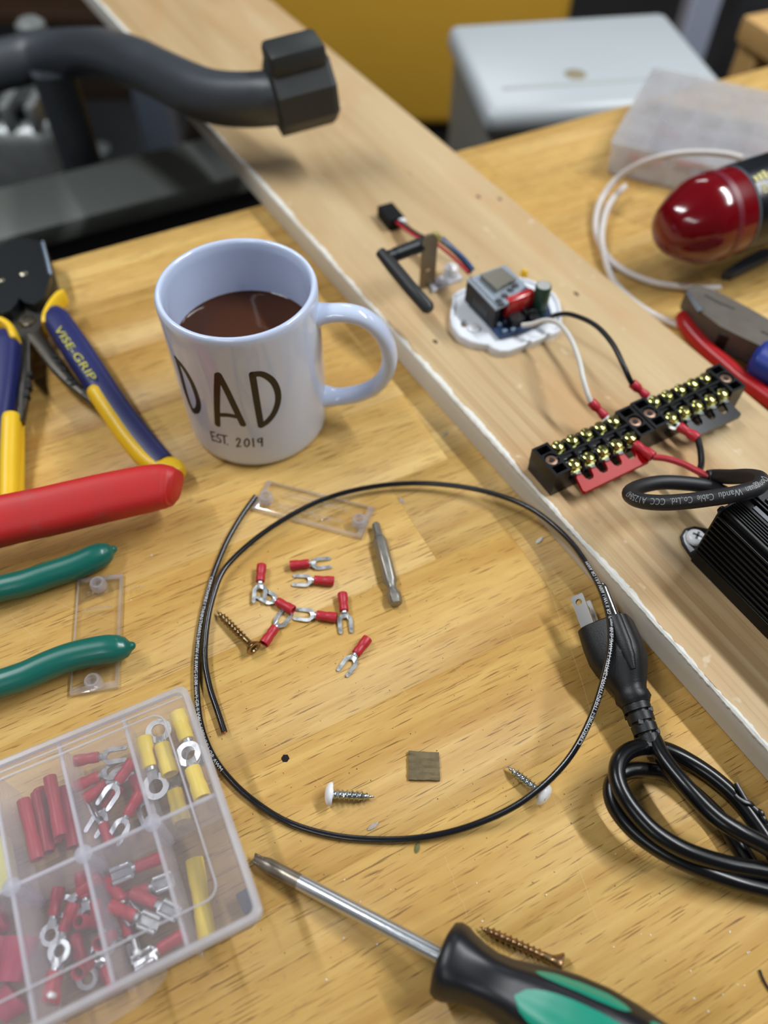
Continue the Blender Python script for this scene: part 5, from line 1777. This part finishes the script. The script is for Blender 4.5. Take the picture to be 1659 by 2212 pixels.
part('bracket_upright', m, M('dull_steel', (140, 128, 106), .4, .8, var=.12, vscale=100), ant, world=True)
ft = [(30.3, 408.7, 20.0), (50.7, 423.2, 20.0), (46.8, 432.5, 20.0), (27.9, 419.1, 20.0)]
part('bracket_foot', slab(ft[::-1], 19.05, 20.8), M('pale_zinc', (206, 206, 214), .35, .5), ant, 'pale zinc foot', world=True)
q = (43.1, 427.7, 21.0)
part('white_foot_screw', MB().lathe([(5, 20.8), (5.2, 23), (4.4, 26), (2.2, 27.6), (.1, 28)], 18, (q[0], q[1], 0)), WENAMEL, ant, 'white screw head', world=True)
kn = [(23.5, 419.2, 49.0), (1.2, 403.8, 50.0)]
m = MB().cyl(kn[0], Vector(kn[0]).lerp(Vector(kn[1]), .8), 4.6, 4.3, 14)
m.cyl(Vector(kn[0]).lerp(Vector(kn[1]), .75), kn[1], 3.8, 4.2, 12)
part('antenna_elbow', m, BLKST, ant, 'black knurled elbow', world=True)
rd = [(-3.4, 407.5, 51.0), (4.1, 397.2, 48.5), (15.8, 380.0, 44.5), (25.1, 367.5, 41.5), (26.5, 365.7, 41.0)]
m = MB().tube([Vector(p) for p in rd], [3.4, 4.3, 4.3, 4.2, 2.8], 16)
part('antenna_rod', m, M('black_rubber_antenna', (34, 35, 37), .5), ant, 'black antenna rod', world=True)
q0_, q1_ = [(28.0, 422.6, 49.0), (32.8, 426.5, 49.0)]
part('brass_nut', MB().cyl(q0_, q1_, 4.6, 3.6, 6), M('pale_brass', (226, 214, 130), .3, .9), ant, 'brass nut', world=True)

# ------------------------------------------------------------------ connector harness
hn = thing('wire_harness', 'red, black and white wires with a small black connector beyond the antenna', 'wire harness', (14.9, 476.6, 19.0))
q0_, q1_ = [(-1.2, 496.7, 24.0), (7.7, 478.9, 24.0)]
a_, b_ = Vector(q0_), Vector(q1_)
d_ = (b_ - a_).normalized()
m = MB().box(((a_.x + b_.x) / 2, (a_.y + b_.y) / 2, 23.2), ((b_ - a_).length, 12, 9), .6, 1, math.atan2(d_.y, d_.x))
part('connector', m, M('matte_black_nylon', (20, 20, 22), .7, spec=.2), hn, 'black connector', world=True)
part('connector_tab', MB().box((b_.x + 2.5, b_.y + 2, 25), (9, 4.5, 4), .5, 1, math.atan2(d_.y, d_.x)), PRN, hn, 'white connector tab', world=True)
hw = [(5.7, 482.2, 24.0), (13.0, 466.3, 27.0), (22.0, 452.2, 31.0), (32.3, 440.9, 35.0), (39.4, 429.1, 36.0), (46.0, 415.3, 38.0), (51.4, 402.0, 41.0)]
for k_, (mt, nm, ofs) in enumerate(((REDW, 'red_wire', (0, 0, 0)), (BLKW, 'black_wire', (2.4, 1.6, .6)), (WHTW, 'white_wire', (3.6, 2.8, -.8)), (M('blue_wire_insulation', (44, 84, 140), .4), 'blue_wire', (5.0, 4.0, .2)))):
    pts = [Vector(p) + Vector(ofs) * (1.0 if 0 < i < 6 else .6) + Vector((0, 0, .7 * math.sin(i * 1.7 + k_))) for i, p in enumerate(hw)]
    if nm == 'blue_wire':
        pts = pts[3:]
    part(nm, MB().tube(spline(pts, 6), 1.05, 8), mt, hn, world=True)

# ------------------------------------------------------------------ translucent tubing
TUB = M('milky_tubing', (214, 208, 204), .3, sss=.0, var=.03)
t1 = [(230.5, 437.7, 3.0), (217.8, 437.2, 3.0), (206.0, 438.3, 3.0), (186.6, 442.5, 3.0), (168.5, 455.3, 3.0), (158.8, 471.2, 3.0), (154.7, 492.0, 4.0), (155.9, 512.3, 5.0), (162.3, 533.5, 9.0), (173.2, 544.7, 19.0), (186.5, 541.5, 33.0), (202.3, 534.1, 44.0), (219.1, 527.4, 50.0), (236.0, 518.2, 54.0), (245.2, 509.5, 56.0)]
solo('clear_tube', MB().tube(spline(t1, 7), 2.3, 12), TUB, 'milky plastic tube curling from the pliers round to the clear organizer', 'tube', (t1[4][0], t1[4][1], 0), world=True)
t2 = [(183.2, 550.3, 10.0), (172.6, 536.7, 9.0), (164.3, 519.8, 8.0), (159.1, 502.9, 7.4), (156.1, 487.9, 6.8), (155.4, 472.4, 6.0), (156.1, 459.0, 4.0), (158.7, 443.4, 3.0), (167.1, 424.7, 3.0), (179.1, 409.1, 3.0), (191.9, 399.3, 3.0), (203.7, 393.7, 3.0), (209.3, 391.5, 3.0)]
solo('clear_tube', MB().tube(spline(t2, 7), 2.3, 12), TUB, 'milky plastic tube with its open end up, running under the pliers along the board', 'tube', (t2[8][0], t2[8][1], 0), world=True)

# ------------------------------------------------------------------ red-nosed torch
j0 = Vector((227.0, 462.0, 46.0))
n0 = Vector((178.3, 441.7, 43.0))
ax = (j0 - n0)
LN = ax.length
ax.normalize()
tor = thing('torch', 'black torch with a glossy red pointed nose, before the clear organizer', 'torch', (j0.x, j0.y, 0))
TT = Matrix.Translation(n0) @ Vector((1, 0, 0)).rotation_difference(ax).to_matrix().to_4x4()
m = MB().lathe([(.5, 0), (8, .5), (13, 2.5), (16.5, 6), (21, 13), (25.2, 21), (27.0, 25), (28.0, 30), (28.2, 36), (28, LN), (27, LN)], 36, (0, 0, 0), 'x').xf(TT)
part('red_nose', m, M('translucent_red_lens', (112, 2, 14), .14, coat=.3), tor, 'glossy red nose', world=True, sharp=25)
part('nose_band', MB().lathe([(28.0, 37), (28.6, 37.4), (28.6, 41.6), (28.0, 42)], 36, (0, 0, 0), 'x').xf(TT), M('dull_red_band', (112, 22, 40), .4), tor, world=True)
m = MB().lathe([(27, LN - .5), (28.2, LN), (28.6, LN + 3), (29, LN + 60), (24, LN + 90), (20, LN + 150), (18, LN + 152)], 36, (0, 0, 0), 'x').xf(TT)
part('body', m, M('black_torch_body', (16, 20, 26), .3), tor, world=True)
part('groove_ring', MB().lathe([(28.2, LN - .2), (28.5, LN + .1), (28.5, LN + 1.6), (28.2, LN + 2)], 36, (0, 0, 0), 'x').xf(TT), M('grey_ring', (70, 74, 84), .4), tor, world=True)
g = MB()
vs, fs = text_mesh('Bull', 8.0)
g.add([Vector((LN + 4 + v.x, -29.1 * math.cos(math.radians(50) + v.y / 28.9), 29.1 * math.sin(math.radians(50) + v.y / 28.9))) for v in vs], fs).xf(TT)
part('lettering', g, M('gold_print', (196, 188, 120), .5), tor, 'pale gold lettering', world=True)
g = MB()
for k_ in range(6):       # a worn line of print above it, no longer legible
    P_ = []
    for i in range(3):
        th = math.radians(67) + (i / 2) * (4.0 + (k_ % 3)) / 28.9
        P_.append([Vector((LN + 2 + 3.6 * k_ + x_, -29.1 * math.cos(th), 29.1 * math.sin(th))) for x_ in (0, 1.3, 2.6)])
    g.grid(P_)
g.xf(TT)
o = part('worn_print', g, MATS['gold_print'], tor, 'worn gold print', world=True)
o['kind'] = 'stuff'
st_ = [(234.8, 450.2, 2.0), (254.5, 467.0, 2.0), (251.2, 471.8, 14.0), (268.9, 477.2, 18.0), (287.8, 478.0, 10.0), (273.4, 469.9, 2.0), (241.8, 449.0, 1.0)]
lg = [Vector(p) for p in st_]
m = MB()
foot = [lg[0], lg[1], lg[3], lg[4], lg[5], lg[6]]
m.rings([[Vector((p.x, p.y, 1)) for p in foot], [Vector((p.x, p.y, 7)) for p in foot]])
part('stand_foot', m, M('blue_grey_plastic', (52, 58, 70), .5), tor, 'blue-grey stand foot', world=True)

# ------------------------------------------------------------------ lineman's pliers and a red handle at the right edge
lm = thing('linemans_pliers', 'worn grey steel pliers with blue grips at the right picture edge', 'pliers', (222.3, 394.6, 0.0))
tp_ = [(194.8, 409.9, 24.0), (201.4, 413.9, 24.0), (211.5, 408.5, 24.0), (220.7, 400.2, 24.0), (229.5, 391.2, 24.0), (238.8, 380.7, 24.0), (248.8, 369.3, 24.0), (241.2, 344.3, 24.0), (232.3, 352.3, 24.0), (225.9, 356.9, 24.0), (217.1, 364.2, 24.0), (206.6, 373.7, 24.0), (199.3, 385.7, 24.0), (195.7, 398.8, 24.0)]
part('steel_head', slab(tp_, 9, 24), M('rusty_tool_steel', (104, 98, 90), .55, .6, var=.25, vscale=120), lm, 'worn steel head', world=True)
bl_ = [(194.4, 406.7, 24.2), (196.4, 397.4, 24.2), (198.8, 387.2, 24.2)]
part('jaw_facet', MB().tube([Vector(p) for p in bl_], [1.2, 2.2, 2.4], 8, flat=(1, .3)), M('bright_jaw', (176, 188, 196), .3, .9), lm, 'bright jaw facet', world=True)
for sm_ in [[(204.6, 403.4, 24.1), (212.0, 395.4, 24.1), (220.2, 389.8, 24.1)], [(231.0, 369.0, 24.1), (235.9, 364.8, 24.1), (241.5, 359.6, 24.1)]]:
    part('joint_seam', MB().tube([Vector(p) for p in sm_], .9, 6, flat=(1, .3)), M('seam_dark', (48, 44, 40), .6), lm, 'dark joint seam', world=True)
q = (214.2, 374.8, 18.0)
part('pivot_notch', MB().box((q[0], q[1] - 3, 14), (12, 8, 13), 1, 1, -.5), M('oily_black', (36, 30, 26), .5, .4), lm, world=True)
gr = [(225.2, 354.8, 17.0), (229.3, 351.7, 17.0), (237.0, 343.6, 17.0), (248.0, 333.8, 17.0)]
part('blue_grip', loft_path(MB(), gr, [(0, 8, 6), (.1, 12.5, 9.5), (1, 12, 9)], n=20), M('bright_blue_grip', (34, 54, 138), .4), lm, 'blue grip', world=True)
gr = [(246.9, 377.4, 17.0), (255.3, 368.8, 17.0), (263.6, 360.4, 17.0)]
part('blue_grip', loft_path(MB(), gr, [(0, 8, 6), (.1, 11, 9), (1, 11, 9)], n=20), MATS['bright_blue_grip'], lm, 'blue grip', world=True)
rt_ = [(194.5, 403.3, 9.0), (194.4, 395.1, 9.0), (197.0, 385.5, 8.5), (203.4, 370.7, 8.0), (211.1, 357.0, 8.0), (218.5, 343.7, 8.0), (225.3, 334.7, 8.0), (234.4, 322.1, 8.0)]
rhd = thing('red_dipped_handle', 'slim red dip-coated tool handle lying along the far edge of the board', 'tool handle', (rt_[3][0], rt_[3][1], 0))
m = MB().tube(spline(rt_, 6), [2.4] + [4.0] * 2 + [5.2] * 200, 16) if False else MB()
sp_ = spline(rt_, 6)
m.tube(sp_, [lerp_keys(i, [(0, 1.8), (1, 3.4), (3, 4.6), (8, 5.2)]) for i in range(len(sp_))], 16)
part('dipped_grip', m, M('red_dipped_vinyl', (172, 24, 28), .3), rhd, world=True)
e0_ = sp_[-1]
d_ = (sp_[-1] - sp_[-2]).normalized()
part('steel_shank', MB().cyl(e0_ - d_ * 4, e0_ + d_ * 60, 3.5, 3.5, 12), GUN, rhd, world=True)

# ------------------------------------------------------------------ second organizer, far right
A_, B_, C_ = (Vector(p) for p in [(173.3, 583.7, 27.0), (235.2, 706.8, 27.0), (219.1, 556.6, 27.0)])
ex_ = Vector((math.cos(math.radians(-25)), math.sin(math.radians(-25)), 0))
ey_ = Vector((-ex_.y, ex_.x, 0))
og = thing('clear_organizer', 'clear plastic organizer box on the bench behind the torch', 'organizer box', (A_.x, A_.y, 0), math.atan2(ex_.y, ex_.x))
OW, OD = 124.0, max(80.0, abs((B_ - A_).dot(ey_)))
CPL = M_clear('hazy_clear_styrene', (253, 253, 254), 0.30, (252, 252, 255), 0.2, 0.05)
CPR = M_clear('hazy_styrene_rim', (252, 252, 254), 0.34, (252, 252, 255), 0.3, 0.04)
m = MB()
m.rings([[Vector((x, y, 0)) for x, y in rrect(2.5, 2.5, OW - 2.5, OD - 2.5, 4)], [Vector((x, y, 25)) for x, y in rrect(.5, .5, OW - .5, OD - .5, 4)], [Vector((x, y, 25)) for x, y in rrect(2, 2, OW - 2, OD - 2, 3)], [Vector((x, y, 1.5)) for x, y in rrect(4, 4, OW - 4, OD - 4, 3)]])
otr = part('tray', m, CPR, og)
part('lid', MB().prism([rrect(0, 0, OW, OD, 4)], 25.4, 27), CPL, og)
for k_ in range(1, 5):
    part('divider', MB().box((OW * k_ / 5, OD / 2, 13), (1.4, OD - 10, 22), .2, 1), CPL, otr)
part('divider', MB().box((OW / 2, OD * .42, 13), (OW - 10, 1.4, 22), .2, 1), CPL, otr)
OGM = [(14, 24, VINYL), (50, 30, VINYL), (22, 76, VINYL), (60, 84, M('violet_vinyl', (88, 80, 128), .5)), (88, 30, MATS['violet_vinyl']), (30, 50, MATS['violet_vinyl']), (90, 80, VINYL), (64, 20, M('slate_vinyl', (110, 116, 140), .5))]
OLB = ['front left', 'front centre left', 'back left', 'back centre', 'front centre right', 'middle left', 'back right', 'front middle']
for k_, ((x_, y_, mt_), lb_) in enumerate(zip(OGM, OLB)):
    p_ = A_ + ex_ * x_ + ey_ * min(y_, OD - 14)
    mm = MB().lathe([(2.2, .1), (3.6, 0), (3.8, .5), (3.8, 8), (3.3, 10), (3.3, 14), (3.8, 16), (3.8, 25), (3.6, 26), (2.2, 25.8)], 14, (0, 0, 4), 'x')
    solo('large_splice', mm, mt_, 'splice sleeve seen dimly inside the far organizer, %s' % lb_, 'terminal', (p_.x, p_.y, 2), math.atan2(ex_.y, ex_.x) + .3 * math.sin(k_ * 2.1), 'splices in the far organizer')

# ------------------------------------------------------------------ background beyond the bench
CHAR = M('charcoal_powder_coat', (62, 66, 72), .42, var=.05, vscale=30)
DKPL = M('dark_moulded_plastic', (42, 45, 45), .5)
# bent tubular arm of a tool stand
rl0 = (-367.2, 826.6, -160.0)
arm = thing('tube_arm', 'bent charcoal steel tube arm with a black end clamp, beyond the bench', 'tool stand', (-911.2, 2000.9, -900.0))
ap = [(-563.6, 744.7, -40.0), (-507.2, 796.1, -40.0), (-439.5, 831.6, -40.0), (-406.8, 850.5, -40.0), (-364.9, 863.0, -36.0), (-314.1, 835.1, -20.0), (-258.4, 754.1, 14.0), (-210.1, 674.9, 42.0), (-177.0, 631.0, 52.0), (-147.7, 592.8, 60.0), (-125.1, 571.6, 64.0), (-101.0, 558.2, 69.0), (-80.0, 550.9, 74.0), (-63.6, 551.6, 76.0)]
sp_ = spline(ap, 7)
part('bent_tube', MB().tube(sp_, [lerp_keys(i / len(sp_), [(0, 24), (.3, 23.5), (.45, 21), (.6, 18.5), (1, 17.5)]) for i in range(len(sp_))], 20), CHAR, arm, world=True, sharp=70)
c0, c1 = Vector((-81.5, 549.6, 74.0)), Vector((-40.8, 564.4, 78.0))
dd = (c1 - c0).normalized()
u_ = (Vector((0, 0, 1)) - dd * dd.z).normalized()
s_ = dd.cross(u_)
L_ = (c1 - c0).length
m = MB().rings([[c0 + dd * (L_ * f) + (s_ * math.cos(2 * math.pi * j / 8 + .39) + u_ * math.sin(2 * math.pi * j / 8 + .39)) * r_ for j in range(8)] for f, r_ in ((0, 20), (.04, 25), (.92, 25), (1, 23))])
part('end_clamp', m, DKPL, arm, 'black end clamp', world=True, sharp=20)
m = MB().box((0, 0, 0), (L_ * .9, 30, 16), 4, 2)
m.xf(Matrix(((dd.x, s_.x, u_.x, (c0.x + c1.x) / 2 + u_.x * 25), (dd.y, s_.y, u_.y, (c0.y + c1.y) / 2 + u_.y * 25), (dd.z, s_.z, u_.z, (c0.z + c1.z) / 2 + u_.z * 25), (0, 0, 0, 1))))
part('clamp_fin', m, DKPL, arm, 'clamp fin', world=True)
pt_, pb_ = Vector((-350.4, 843.2, -40.0)), Vector((-422.0, 969.4, -220.0))
pb_ = Vector((pt_.x + 6, pt_.y + 4, -520))
part('post', MB().cyl(pt_, (pt_.x, pt_.y, -330), 22, 22, 18), CHAR, arm, world=True)
part('post_sleeve', MB().cyl((pt_.x, pt_.y, -190), (pt_.x, pt_.y, -895), 25, 25, 18), M('navy_charcoal', (44, 50, 62), .45), arm, world=True)
kq = (-392.1, 924.9, -40.0)
part('knob', MB().lathe([(16, -14), (17, 0), (16, 11), (10, 16), (.1, 17)], 18, kq), M('grey_knob', (112, 116, 114), .5), arm, 'grey knob', world=True)
part('foot_plate', MB().box((pt_.x, pt_.y, -893), (104, 104, 12), 3), CHAR, arm, world=True)

# long grey rail just behind the bench
r0_, r1_ = Vector((-421.1, 683.6, -130.0)), Vector((-187.6, 804.9, -130.0))
dr = (r1_ - r0_).normalized()
rail = thing('machine_rail', 'flat grey metal machine table running behind the bench', 'machine', ((r0_.x + r1_.x) / 2, (r0_.y + r1_.y) / 2, -900), math.atan2(dr.y, dr.x))
RL = (r1_ - r0_).length + 260
part('rail_top', MB().box((-60, 20, 765), (RL, 95, 22), 4, 2), M('grey_cast_metal', (98, 102, 98), .5, .2, var=.08, vscale=8), rail)
part('rail_web', MB().box((-60, 20, 690), (RL - 40, 40, 130), 4, 1), M('dark_machine_grey', (40, 42, 46), .6), rail)
for xx in (-RL / 2 + 20, RL / 2 - 150):
    part('leg', MB().box((xx, 20, 315), (60, 60, 630), 4, 1), MATS['dark_machine_grey'], rail)
# silver ribbed motor
mq = Vector((-563.2, 1125.4, -260.0))
mot = thing('ribbed_motor', 'silvery ribbed cast motor housing behind the tube arm post', 'motor', (mq.x, mq.y, -900))
ALU = M('raw_cast_aluminium', (176, 180, 180), .4, .5, var=.3, vscale=40, bump=.4, bscale=60)
part('pedestal', MB().box((0, 0, 250), (170, 170, 500), 6, 2), MATS['dark_machine_grey'], mot)
part('housing', MB().box((0, 0, 590), (190, 150, 190), 22, 3), ALU, mot)
for k_ in range(5):
    part('cooling_rib', MB().box((-70 + 36 * k_, 0, 695), (14, 140, 40), 5, 2), ALU, mot)
part('dark_gap', MB().box((-10, -40, 688), (170, 18, 30), 2, 1), BLKST, mot)
# dark cabinet, crates and cartons below
cq = Vector((-527.2, 1496.7, -420.0))
cab_ = thing('dark_cabinet', 'black machine cabinet in shadow behind the tube arm', 'cabinet', (cq.x - 40, cq.y, -900))
part('body', MB().box((-20, 80, 200), (330, 300, 400), 8, 2), M('near_black_paint', (20, 22, 26), .5), cab_)
part('round_dial', MB().lathe([(26, 400), (26, 408), (20, 412), (.1, 412)], 20, (-20, 10, 0)), M('grey_dial', (92, 96, 96), .5), cab_, 'round grey dial')
part('steel_upright', MB().box((130, -30, 330), (60, 60, 660), 5, 2), M('blue_grey_steel', (74, 82, 94), .5), cab_, 'blue-grey upright')
bq = Vector((-345.4, 1397.3, -420.0))
ct = thing('cardboard_carton', 'brown cardboard carton in the gap left of the pine board', 'carton', (bq.x, bq.y, -900))
part('carton_body', MB().box((30, 60, 190), (150, 200, 380), 3, 1), M('brown_cardboard', (138, 92, 46), .8, var=.12, vscale=20), ct)
part('carton_flap', MB().box((30, 0, 384), (140, 60, 6), 1, 1), MATS['brown_cardboard'], ct)
wq = Vector((-922.7, 2198.0, -500.0))
sh = thing('dark_wooden_shelf', 'dark brown wooden shelf unit at the top left picture corner', 'shelf', (wq.x, wq.y, -900))
part('side_panel', MB().box((-330, 120, 420), (24, 380, 840), 2, 1), M('dark_stained_wood', (66, 44, 26), .6, var=.3, vscale=12), sh)
part('side_panel', MB().box((330, 120, 420), (24, 380, 840), 2, 1), MATS['dark_stained_wood'], sh)
for zz in (60, 400, 820):
    part('shelf_board', MB().box((0, 120, zz), (640, 380, 24), 2, 1), MATS['dark_stained_wood'], sh)
# yellow case
y0, y1 = Vector((-167.6, 1569.6, -260.0)), Vector((12.7, 1625.9, -420.0))
yq = Vector((38.9, 1670.5, -330.0))
yc = thing('yellow_case', 'large yellow plastic machine case between the board and the white appliance', 'case', (yq.x, yq.y, -900))
YP = M('mustard_yellow_plastic', (216, 166, 56), .45, var=.06, vscale=6)
part('case_body', MB().box((-40, 300, 520), (760, 420, 400), 30, 4), YP, yc)
part('black_base', MB().box((-40, 300, 158), (680, 360, 316), 20, 2), M('black_rubber_base', (26, 25, 24), .7), yc, 'black base')
# white-topped appliance
ZT = -70
wc = [Vector(p) for p in [(105.8, 820.9, -70.0), (72.7, 1036.8, -70.0), (342.1, 1126.4, -70.0)]]
e1_ = (wc[0] - wc[1]).normalized()
wr = thing('white_appliance', 'white-topped appliance with rounded corners behind the bench', 'appliance', (wc[0].x, wc[0].y, -900), math.atan2(-e1_.y, -e1_.x) - math.pi / 2)
WD = (wc[0] - wc[1]).length
ewx = Vector((-e1_.y, e1_.x, 0))
WWD = abs((wc[2] - wc[1]).dot(ewx))
WAP = M('worn_white_enamel', (186, 193, 197), .35, var=.04, vscale=5)
part('lid', MB().box((WWD / 2, WD / 2, 815), (WWD, WD, 30), 12, 3), WAP, wr, 'worn white lid')
part('cabinet', MB().box((WWD / 2, WD / 2, 400), (WWD - 16, WD - 16, 800), 8, 2), M('grey_beige_panel', (126, 124, 116), .5), wr, 'grey-beige cabinet')
part('rust_spot', MB().lathe([(13, 830.1), (12, 830.5), (.1, 830.5)], 9, (WWD * .42, WD * .32, 0)), M('rust_stain', (144, 134, 108), .8), wr, 'brownish stain')
part('lid_groove', MB().box((WWD * .5, WD * .22, 830.3), (WWD * .8, 6, .8), .2, 1), M('groove_grey', (176, 180, 178), .6), wr)
# far right: black tool bag, pale post, wooden crate
gq = Vector((613.7, 1463.2, -250.0))
bg_ = thing('black_tool_bag', 'dark tool bag slumped at the top right picture corner', 'bag', (gq.x + 400, gq.y + 200, -900))
BAG = M('black_canvas', (36, 38, 44), .8, var=.2, vscale=20)
part('bag_body', MB().rings([sell(Vector((0, 60, z_)), Vector((1, 0, 0)), Vector((0, 1, 0)), a, b, 24, 3) for z_, a, b in ((0, 300, 200), (300, 310, 210), (560, 290, 190), (640, 220, 130), (660, 60, 30))]), BAG, bg_)
part('bag_flap', MB().rings([sell(Vector((-60, -40, z_)), Vector((1, 0, 0)), Vector((0, 1, 0)), a, b, 20, 2.4) for z_, a, b in ((560, 60, 40), (600, 150, 90), (660, 140, 80), (690, 50, 30))]), M('grey_canvas', (78, 78, 84), .8), bg_, 'grey flap')
pq = Vector((596.4, 1646.2, -300.0))
solo('pale_post', MB().box((0, 0, 420), (62, 40, 840), 4, 1), M('pale_blue_grey_paint', (164, 170, 190), .5), 'pale blue-grey upright post between appliance and tool bag', 'post', (pq.x, pq.y, -900), .2)
kq = Vector((416.0, 913.4, -60.0))
wk = thing('wooden_table', 'pale wooden tabletop showing beyond the clear organizer', 'table', (kq.x + 110, kq.y + 60, -900), .4)
part('tabletop', MB().box((60, 40, 825), (240, 120, 30), 5, 2), M('pale_pine', (214, 170, 108), .5, var=.1, vscale=20), wk)
for lx, ly in ((-30, 0), (150, 0), (-30, 85), (150, 85)):
    part('leg', MB().box((lx, ly, 405), (36, 36, 810), 3, 1), MATS['pale_pine'], wk)

# ------------------------------------------------------------------ crumbs, glitter and plastic specks
sp = MB()
r9 = random.Random(21)
GL = [(-121.7, 217.5, 0.0), (-127.3, 190.8, 0.0), (137.1, 44.4, 0.0), (142.1, 37.3, 0.0), (142.9, 37.6, 0.0), (118.7, 31.0, 0.0), (135.5, 26.7, -0.0), (138.0, 26.4, 0.0), (129.1, 23.5, 0.0), (117.9, 22.1, 0.0), (122.2, 18.1, 0.0), (-14.9, 62.0, 0.0), (3.9, 58.6, 0.0), (-8.3, 54.1, 0.0), (-14.4, 41.2, 0.0), (-1.3, 39.2, 0.0), (90.5, 38.9, 0.0), (105.7, 43.1, 0.0), (102.1, 43.4, 0.0), (101.7, 74.7, 0.0), (97.1, 72.7, 0.0), (-20.5, 27.3, 0.0), (141.2, 59.9, -0.0), (40.1, 47.5, 0.0), (66.5, 57.1, 0.0), (38.8, 61.2, 0.0)]
for p_ in GL:
    a = r9.uniform(0, 6)
    s_ = r9.uniform(.28, .5)
    sp.box((p_[0], p_[1], .2), (s_ * 1.4, s_, .3), .05, 1, a)
o = solo('glitter_specks', sp, M('white_speck', (250, 250, 250), .3), 'tiny white specks scattered over the bench', 'specks', (0, 0, 0), world=True)
o['kind'] = 'stuff'
sp = MB()
for k_ in range(340):
    u, v = r9.uniform(-110, 170), r9.uniform(25, 300)
    if (Vector((u - MX, v - MY))).length < 48 or Vector((u, v, 0)).dot(gm) > 190:
        continue
    sp.box((u, v, .12), (r9.uniform(.15, .6), r9.uniform(.12, .3), .2), .03, 1, r9.uniform(0, 3))
o = solo('dark_crumbs', sp, M('dark_crumb', (58, 44, 32), .8), 'dark crumbs and dust scattered over the bench', 'crumbs', (0, 0, 0), world=True)
o['kind'] = 'stuff'
for k_, ((px, py, pz), L_, a, lab) in enumerate((((-3.6, 82.9, 0.0), 5.5, .6, 'small grey-white plaster crumb by the lower run of the wire loop'), ((14.8, 74.4, 0.0), 4.2, 1.3, 'small olive leaf scrap just outside the wire loop'), ((9.8, 254.5, 0.0), 5, 2.2, 'clear plastic sliver under the upper run of the wire loop'), ((35.9, 303.9, 0.0), 5, .9, 'clear plastic sliver beside the painted board edge'), ((83.0, 228.7, 0.0), 6, .8, 'white paint flake at the foot of the board, near the wire loop'))):
    m = MB().rings([[Vector((L_ * f - L_ / 2, w_ * math.cos(2 * math.pi * j / 7), .5 + h_ * math.sin(2 * math.pi * j / 7))) for j in range(7)] for f, w_, h_ in ((0, .2, .1), (.25, .9, .45), (.6, 1.1, .4), (1, .3, .15))])
    solo('crumb', m, (M('plaster_crumb', (170, 160, 150), .8, var=.3, vscale=900), M('olive_scrap', (104, 104, 60), .7), ACR_EDGE, ACR_EDGE, M('paint_flake', (228, 226, 218), .6))[k_], lab, 'crumb', (px, py, 0), a)
